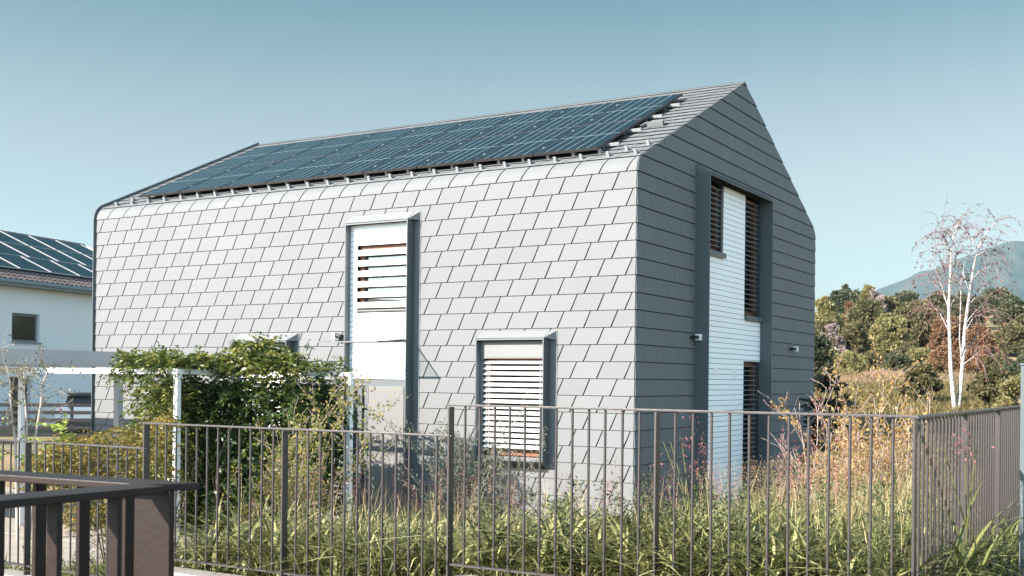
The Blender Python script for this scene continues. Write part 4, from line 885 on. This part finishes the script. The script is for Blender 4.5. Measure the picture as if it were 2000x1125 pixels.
# leafy shrub behind the low fence, and fern-like shoots
r = np.random.default_rng(52); loc = gp(250, 12.3); ls = thing('leafy_shrub', loc, 'broad yellow green leafy shrub behind the lowest fence section', 'shrub'); m = MB()
def ls_pt():
    px = U_(60, 335); top = np.interp(px, [60, 130, 200, 260, 335], [905, 852, 845, 838, 800]); y_ = top+abs(U_(0, 1))**1.1*(1035-top) if px > 130 else top+U_(0, 60); return at(px, y_, U_(11.2, 12.9))
cloud(1500, ls_pt, .62, .19, .05, out_=Z*.2); m.build('foliage', M['yshrub'], ls); out = []; tips = []
for k in range(9): grow(gp(U_(170, 320), 12.1), Z+r.normal(0, .25, 3), 1.0, .012, 1, out, tips, r, 6, .14, .05, 3)
woody(out, .004).build('stem', M['bark'], ls)
r = np.random.default_rng(53)
for (px, y_, d_, lab) in ((118, 840, 12.2, 'bright green fern-like shoot above the low fence beside the young birch'), (6, 880, 11.8, 'bright yellow green fern-like shoot at the left picture edge')):
    loc = gp(px, d_); t = thing('fern_shoot', loc, lab, 'plant', 'fern-like shoots'); m = MB(); tipz = at(px, y_, d_)[2]; n = 12
    P_ = np.array([np.array([loc[0], loc[1], 0])+np.array([r.normal(0, .1), r.normal(0, .1), tipz-U_(0, .32)]) for _ in range(n)]); fronds(m, P_, r.normal(0, 1, (n, 3))+np.array([-.5, -.2, .5]), .42, 9, .085, .55, r)
    m.build('foliage', leafm('fern_leaves', [(.13, .19, .03), (.25, .32, .06), (.38, .4, .1)], .45), t); m = MB(); m.tube([loc-Z*.05, np.array([loc[0], loc[1], tipz])], [.012, .005], 5); m.build('stem', M['bark'], t)
# ------------------------------------------------------------------ grass and weeds (nobody could count them)
def garden(n, r, o0, o1, a0=-5.2, a1=5.5):
    a_ = r.uniform(a0, a1, n); o_ = r.uniform(o0, o1, n); P_ = C0+a_[:, None]*A+o_[:, None]*NF
    inh = (a_ > -.12) & (o_ < .15); pav = (a_ > 3.75) & (o_ < 6.35); ok = ~(inh | pav); P_ = P_[ok]; P_[:, 2] = gz(P_[:, 0], P_[:, 1]); return P_, a_[ok], o_[ok]
def blades(mb, P, ln, w, bend, tones, r, segs=4, lean=.25):
    n = len(P); ln = np.broadcast_to(ln, n)*1.; w = np.broadcast_to(w, n); an = r.uniform(0, 6.283, n); hd = np.stack([np.cos(an), np.sin(an), np.zeros(n)], 1)
    sd = np.stack([-np.sin(an), np.cos(an), np.zeros(n)], 1); l0 = r.normal(0, lean, (n, 2)); V = []
    for k in range(segs+1):
        t = k/segs; c = P+Z*(ln*t*(1-.55*bend*t))[:, None]+hd*(ln*bend*t*t)[:, None]; c[:, :2] += l0*(ln*t)[:, None]*.6
        ww = w*(.65+.9*t if t < .4 else 1.0*(1-((t-.4)/.6)**1.6)+.02); V += [c-sd*ww[:, None]/2, c+sd*ww[:, None]/2] if True else []
    V = np.stack(V, 1).reshape(-1, 3); b = (np.arange(n)*(2*segs+2))[:, None]
    F = np.concatenate([b+np.array([[2*k, 2*k+1, 2*k+3, 2*k+2]]) for k in range(segs)], 0); mb.addn(V, F, np.tile(tones, segs))
def patchy(P, r, s=1.2):
    ph = r.uniform(0, 6.28, 6); return .5+.5*np.sin(P[:, 0]*s*1.7+ph[0]+1.3*np.sin(P[:, 1]*s+ph[1]))*np.cos(P[:, 1]*s*1.3+ph[2]+np.sin(P[:, 0]*s*.8+ph[3]))
r = np.random.default_rng(60); m = MB()
P_, a_, o_ = garden(27000, r, 4.4, 7.6); k = patchy(P_, r); hl = np.where(a_ > -.3, .55, 1.)
blades(m, P_, r.uniform(.25, .62, len(P_))*(.75+.4*k)*hl, r.uniform(.008, .02, len(P_)), r.uniform(.3, 1.25, len(P_)), np.clip(r.normal(.42, .3, len(P_)), 0, 1), r, 4, .5)
P_, a_, o_ = garden(31000, r, -2.5, 5.0); k = patchy(P_, r)
blades(m, P_, r.uniform(.3, .78, len(P_))*(.68+.35*k)*np.where((a_ > 2.6) & (o_ > 2.5), .5, 1), r.uniform(.007, .014, len(P_)), r.uniform(.2, 1.1, len(P_)), np.clip(r.normal(.62, .25, len(P_)), 0, 1), r, 3, .45)
# broad, arching blades near the fence
cl = []
for q in range(250):
    P0, a0_, o0_ = garden(1, r, 6.2, 7.6, -5.1, 1.6)
    if len(P0): n = int(r.integers(6, 14)); cl.append(P0+np.c_[r.normal(0, .05, (n, 2)), np.zeros(n)])
P_ = np.vstack(cl); blades(m, P_, r.uniform(.4, .85, len(P_)), r.uniform(.018, .034, len(P_)), r.uniform(.5, 1.3, len(P_)), np.clip(r.normal(.55, .25, len(P_)), 0, 1), r, 6, .35)
tag(m.build('grass', M['grass']), 'tall wild green and yellow grass filling the garden behind the fence', 'grass', kind='stuff')
# feathery leafy weeds
m = MB(); P_, a_, o_ = garden(620, r, 1.8, 7.5, -5.1, 4.2); hs = r.uniform(.3, .72, len(P_))*np.where(a_ > -.3, .6, 1); allp = []; tn = []; dd = []
for p_, h_ in zip(P_, hs):
    n = 130; t_ = r.uniform(.12, 1, n)**.8; ln_ = r.normal(0, .12, 2); w_ = .13*(1-t_*.75); an = r.uniform(0, 6.28, n); q = p_+np.stack([np.cos(an)*w_*r.uniform(0, 1, n)+ln_[0]*t_, np.sin(an)*w_*r.uniform(0, 1, n)+ln_[1]*t_, h_*t_], 1)
    allp.append(q); tn.append(np.clip(r.normal(.5, .25)+r.normal(0, .15, n), 0, 1)); dd.append(np.stack([np.cos(an), np.sin(an), np.full(n, .7)], 1))
allp = np.vstack(allp); leaf_mesh(m, allp, r.uniform(.02, .05, len(allp)), .26, .1, np.vstack(dd), np.concatenate(tn), .5, .15, r)
tag(m.build('weeds', M['weed']), 'feathery dark green weeds among the tall grass', 'weeds', kind='stuff')
# dry straw stems with airy seed heads
m = MB(); m2 = MB(); P_, a_, o_ = garden(3200, r, -2.0, 7.2, -5.15, 1.2); k = patchy(P_, r, .8); P_ = P_[k > .25]; n = len(P_); hh_ = r.uniform(.45, .95, n)
blades(m, P_, hh_, .0055, r.uniform(.05, .4, n), np.clip(r.normal(.6, .22, n), 0, 1), r, 3, .2)
P2, a2, o2 = garden(6500, r, -2.5, 4.0, -5.15, -2.5); n = len(P2); blades(m, P2, r.uniform(.4, .85, n), .005, r.uniform(.2, .9, n), np.clip(r.normal(.6, .22, n), 0, 1), r, 3, .3)
sp = np.repeat(P2[::2], 12, 0); q = sp+np.c_[r.normal(0, .09, (len(sp), 2)), r.uniform(.55, .95, len(sp))]; leaf_mesh(m, q, r.uniform(.008, .02, len(q)), .35, .2, None, np.clip(r.normal(.5, .25, len(q)), 0, 1), 1, .1, r)
tag(m.build('dry_grass', M['straw']), 'dry straw coloured grass stems with airy seed heads', 'dry grass', kind='stuff')
P_, a_, o_ = garden(230, r, .4, 6.0, -5.1, 2.6); n = len(P_); hh_ = r.uniform(.75, 1.1, n); blades(m2, P_, hh_, .0045, .06, np.full(n, .95), r, 3, .06)
sp = np.repeat(np.arange(n), 60); t_ = r.uniform(.68, 1.02, len(sp)); an = r.uniform(0, 6.28, len(sp)); w_ = .085*(1.05-t_)/.4*r.uniform(.2, 1, len(sp))
q = P_[sp]+np.stack([np.cos(an)*w_, np.sin(an)*w_, hh_[sp]*t_], 1); leaf_mesh(m2, q, r.uniform(.010, .024, len(q)), .3, .4, np.stack([np.cos(an), np.sin(an), np.full(len(an), .6)], 1), np.clip(r.normal(.45, .25, len(q)), 0, 1), .4, .1, r)
tag(m2.build('seed_plumes', M['plume']), 'loose pink and red grass plumes rising above the wild grass', 'grass plumes', kind='stuff')
# tall reed-like clumps with a red plume
def clump(px, d, h, lab, seed, n=11, z0=None):
    r = np.random.default_rng(seed); loc = gp(px, d); t = thing('reed_clump', loc, lab, 'plant', 'broad bladed clumps at the fence'); m = MB()
    if z0: loc[2] = z0
    P_ = loc+np.c_[r.normal(0, .05, (n, 2)), np.zeros(n)]; blades(m, P_, h*r.uniform(.6, 1, n), r.uniform(.022, .038, n), r.uniform(.35, .9, n), np.clip(r.normal(.45, .18, n), 0, 1), r, 7, .2)
    for k in range(3):
        m.tube([loc, loc+Z*h*.5+np.array([.02, 0, 0]), loc+Z*h+np.array([r.normal(0, .08), r.normal(0, .05), 0])], [.006, .005, .003], 5, .4)
    m.build('foliage', M['grass'], t); m = MB(); c = loc+Z*h
    P_ = c+r.normal(0, 1, (60, 3))*np.array([.05, .05, .09]); leaf_mesh(m, P_, r.uniform(.02, .04, 60), .3, -.1, None, r.uniform(0, .5, 60), 1, .1, r); m.build('seed_head', M['plume'], t)
clump(1885, 7.0, .98, 'tall broad bladed grass clump with a red plume in front of the side fence', 71, 13)
clump(1560, 7.1, .82, 'broad bladed grass clump with a drooping red plume behind the tall fence section', 72, 16)
clump(1345, 7.9, .95, 'single upright broad grass leaf clump beside the tall fence middle post', 73, 9)
# strip of weeds at the foot of the side fence and the meadow beyond it
m = MB(); n = 5200; s_ = r.uniform(0, 8.5, n); w_ = r.normal(.0, .28, n); P_ = fa(-5.28)+SD*s_[:, None]+SN*w_[:, None]; P_[:, 2] = gz(P_[:, 0], P_[:, 1]); ok = ab_ok = np.array([ab(p_)[1] < 7.6 for p_ in P_]); P_ = P_[ok]; n = len(P_)
blades(m, P_, r.uniform(.2, .55, n), r.uniform(.009, .024, n), r.uniform(.3, 1, n), np.clip(r.normal(.35, .2, n), 0, 1), r)
tag(m.build('fence_weeds', M['grass']), 'green grass tufts growing along the foot of the side fence', 'grass', kind='stuff')
m = MB(); n = 84000; d_ = 13+47*r.uniform(0, 1, n)**1.2; px = r.uniform(1560, 2260, n); x_ = (px-1000)/FOC*d_; P_ = np.stack([x_, d_, gz(x_, d_)], 1)
a_ = (P_-C0)@A; b_ = (P_-C0)@B; ok = ((a_ < -5.6) & (b_ > -7.5)) | (b_ > W+.5); P_ = P_[ok]; d_ = d_[ok]; n = len(P_); k = patchy(P_, r, .35)
blades(m, P_, r.uniform(.16, .42, n)*(.4+.8*k)*np.clip(d_/32, .8, 1.2), .0007*d_+.003, r.uniform(.2, .8, n), np.clip(r.normal(.35, .2, n)+k*.3, 0, 1), r, 2, .3)
MD = mm.v[0]; kk = r.integers(0, len(MD), 2600); P_ = MD[kk]+np.c_[r.normal(0, .16, (2600, 2)), np.full(2600, -.03)]; blades(m, P_, r.uniform(.12, .4, 2600), .03, r.uniform(.3, .9, 2600), np.clip(r.normal(.6, .25, 2600), 0, 1), r, 2, .35)
tag(m.build('meadow', M['meadow']), 'rough meadow of green and straw grass beyond the side fence', 'meadow', kind='stuff')
# ------------------------------------------------------------------ air
if True:
    hb = MB(); x0, x1, y0, y1, za, zb_ = -4300, 4300, -420, 4300, -1.5, 420.
    hb.box([(x0+x1)/2, (y0+y1)/2, (za+zb_)/2], [(x1-x0)/2, 0, 0], [0, (y1-y0)/2, 0], Z*(zb_-za)/2)
    hm_, nt, N = nodes('haze_air'); o_ = N('ShaderNodeOutputMaterial'); pv = N('ShaderNodeVolumePrincipled'); pv.inputs['Color'].default_value = (.45, .80, .97, 1); pv.inputs['Density'].default_value = 1.1e-4; pv.inputs['Anisotropy'].default_value = .2
    nt.links.new(pv.outputs[0], o_.inputs['Volume']); tag(hb.build('haze', hm_), kind='stuff')
# ------------------------------------------------------------------ light, sky, camera
sdir = B-A*.587-Z*.595; sdir = nrm(sdir)
sun = bpy.data.lights.new('sun', 'SUN'); sun.energy = 3.8; sun.angle = math.radians(.5); sun.color = (1, .895, .80)
so = bpy.data.objects.new('sun', sun); COL.objects.link(so); so.rotation_euler = Vector(sdir).to_track_quat('-Z', 'Y').to_euler(); so.location = (-20, -20, 30)
wd_ = bpy.data.worlds.new('World'); scene.world = wd_; wd_.use_nodes = True; nt = wd_.node_tree; nt.nodes.clear()
sky = nt.nodes.new('ShaderNodeTexSky'); sky.sky_type = 'NISHITA'; sky.sun_disc = False
sky.sun_elevation = math.asin(-sdir[2]); sky.sun_rotation = math.atan2(-sdir[0], -sdir[1]); sky.air_density = 1.0; sky.dust_density = .6; sky.ozone_density = 1.6
hsv = nt.nodes.new('ShaderNodeHueSaturation'); hsv.inputs['Saturation'].default_value = .56; hsv.inputs['Hue'].default_value = .485
bg = nt.nodes.new('ShaderNodeBackground'); bg.inputs[1].default_value = .075; wo = nt.nodes.new('ShaderNodeOutputWorld')
LK = nt.links.new; W_ = lambda t, **k: _nd(nt, t, k)
tc = W_('ShaderNodeTexCoord'); sx = W_('ShaderNodeSeparateXYZ'); LK(tc.outputs['Generated'], sx.inputs[0])
def mrange(sock, a, b, c, d):
    m = W_('ShaderNodeMapRange', interpolation_type='SMOOTHSTEP'); m.inputs[1].default_value = a; m.inputs[2].default_value = b; m.inputs[3].default_value = c; m.inputs[4].default_value = d; LK(sock, m.inputs[0]); return m.outputs[0]
lowhigh = W_('ShaderNodeMixRGB'); lowhigh.inputs[1].default_value = (.35, .322, .298, 1); lowhigh.inputs[2].default_value = (.075, .195, .21, 1); LK(mrange(sx.outputs[2], .17, .40, 0, 1), lowhigh.inputs[0])
# sky behind the camera brightened and tinted to fill the shade, sky ahead darkened
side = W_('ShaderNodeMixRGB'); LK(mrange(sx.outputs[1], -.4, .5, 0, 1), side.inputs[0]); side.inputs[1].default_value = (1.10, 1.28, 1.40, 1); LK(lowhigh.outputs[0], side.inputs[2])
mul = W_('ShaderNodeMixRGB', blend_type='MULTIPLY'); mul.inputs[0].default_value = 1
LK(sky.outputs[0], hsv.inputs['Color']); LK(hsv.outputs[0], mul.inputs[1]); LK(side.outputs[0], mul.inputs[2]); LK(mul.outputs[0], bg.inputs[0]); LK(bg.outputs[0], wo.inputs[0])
cd = bpy.data.cameras.new('camera'); cam = bpy.data.objects.new('camera', cd); COL.objects.link(cam)
cam.matrix_world = Matrix(((CR[0], CU[0], -CF[0], 0), (CR[1], CU[1], -CF[1], 0), (CR[2], CU[2], -CF[2], EYE), (0, 0, 0, 1)))
cd.sensor_width = 36; cd.sensor_fit = 'HORIZONTAL'; cd.lens = FOC/2000*36; cd.shift_y = (PY-562.5)/2000; cd.clip_end = 20000; cd.clip_start = .05
cd.dof.use_dof = True; cd.dof.focus_distance = 13; cd.dof.aperture_fstop = 11
scene.camera = cam
vs = scene.view_settings; vs.view_transform = 'Standard'; vs.look = 'None'; vs.gamma = 1; vs.exposure = 2.32
scene.cycles.max_bounces = 6; scene.cycles.transparent_max_bounces = 12; scene.cycles.volume_bounces = 0
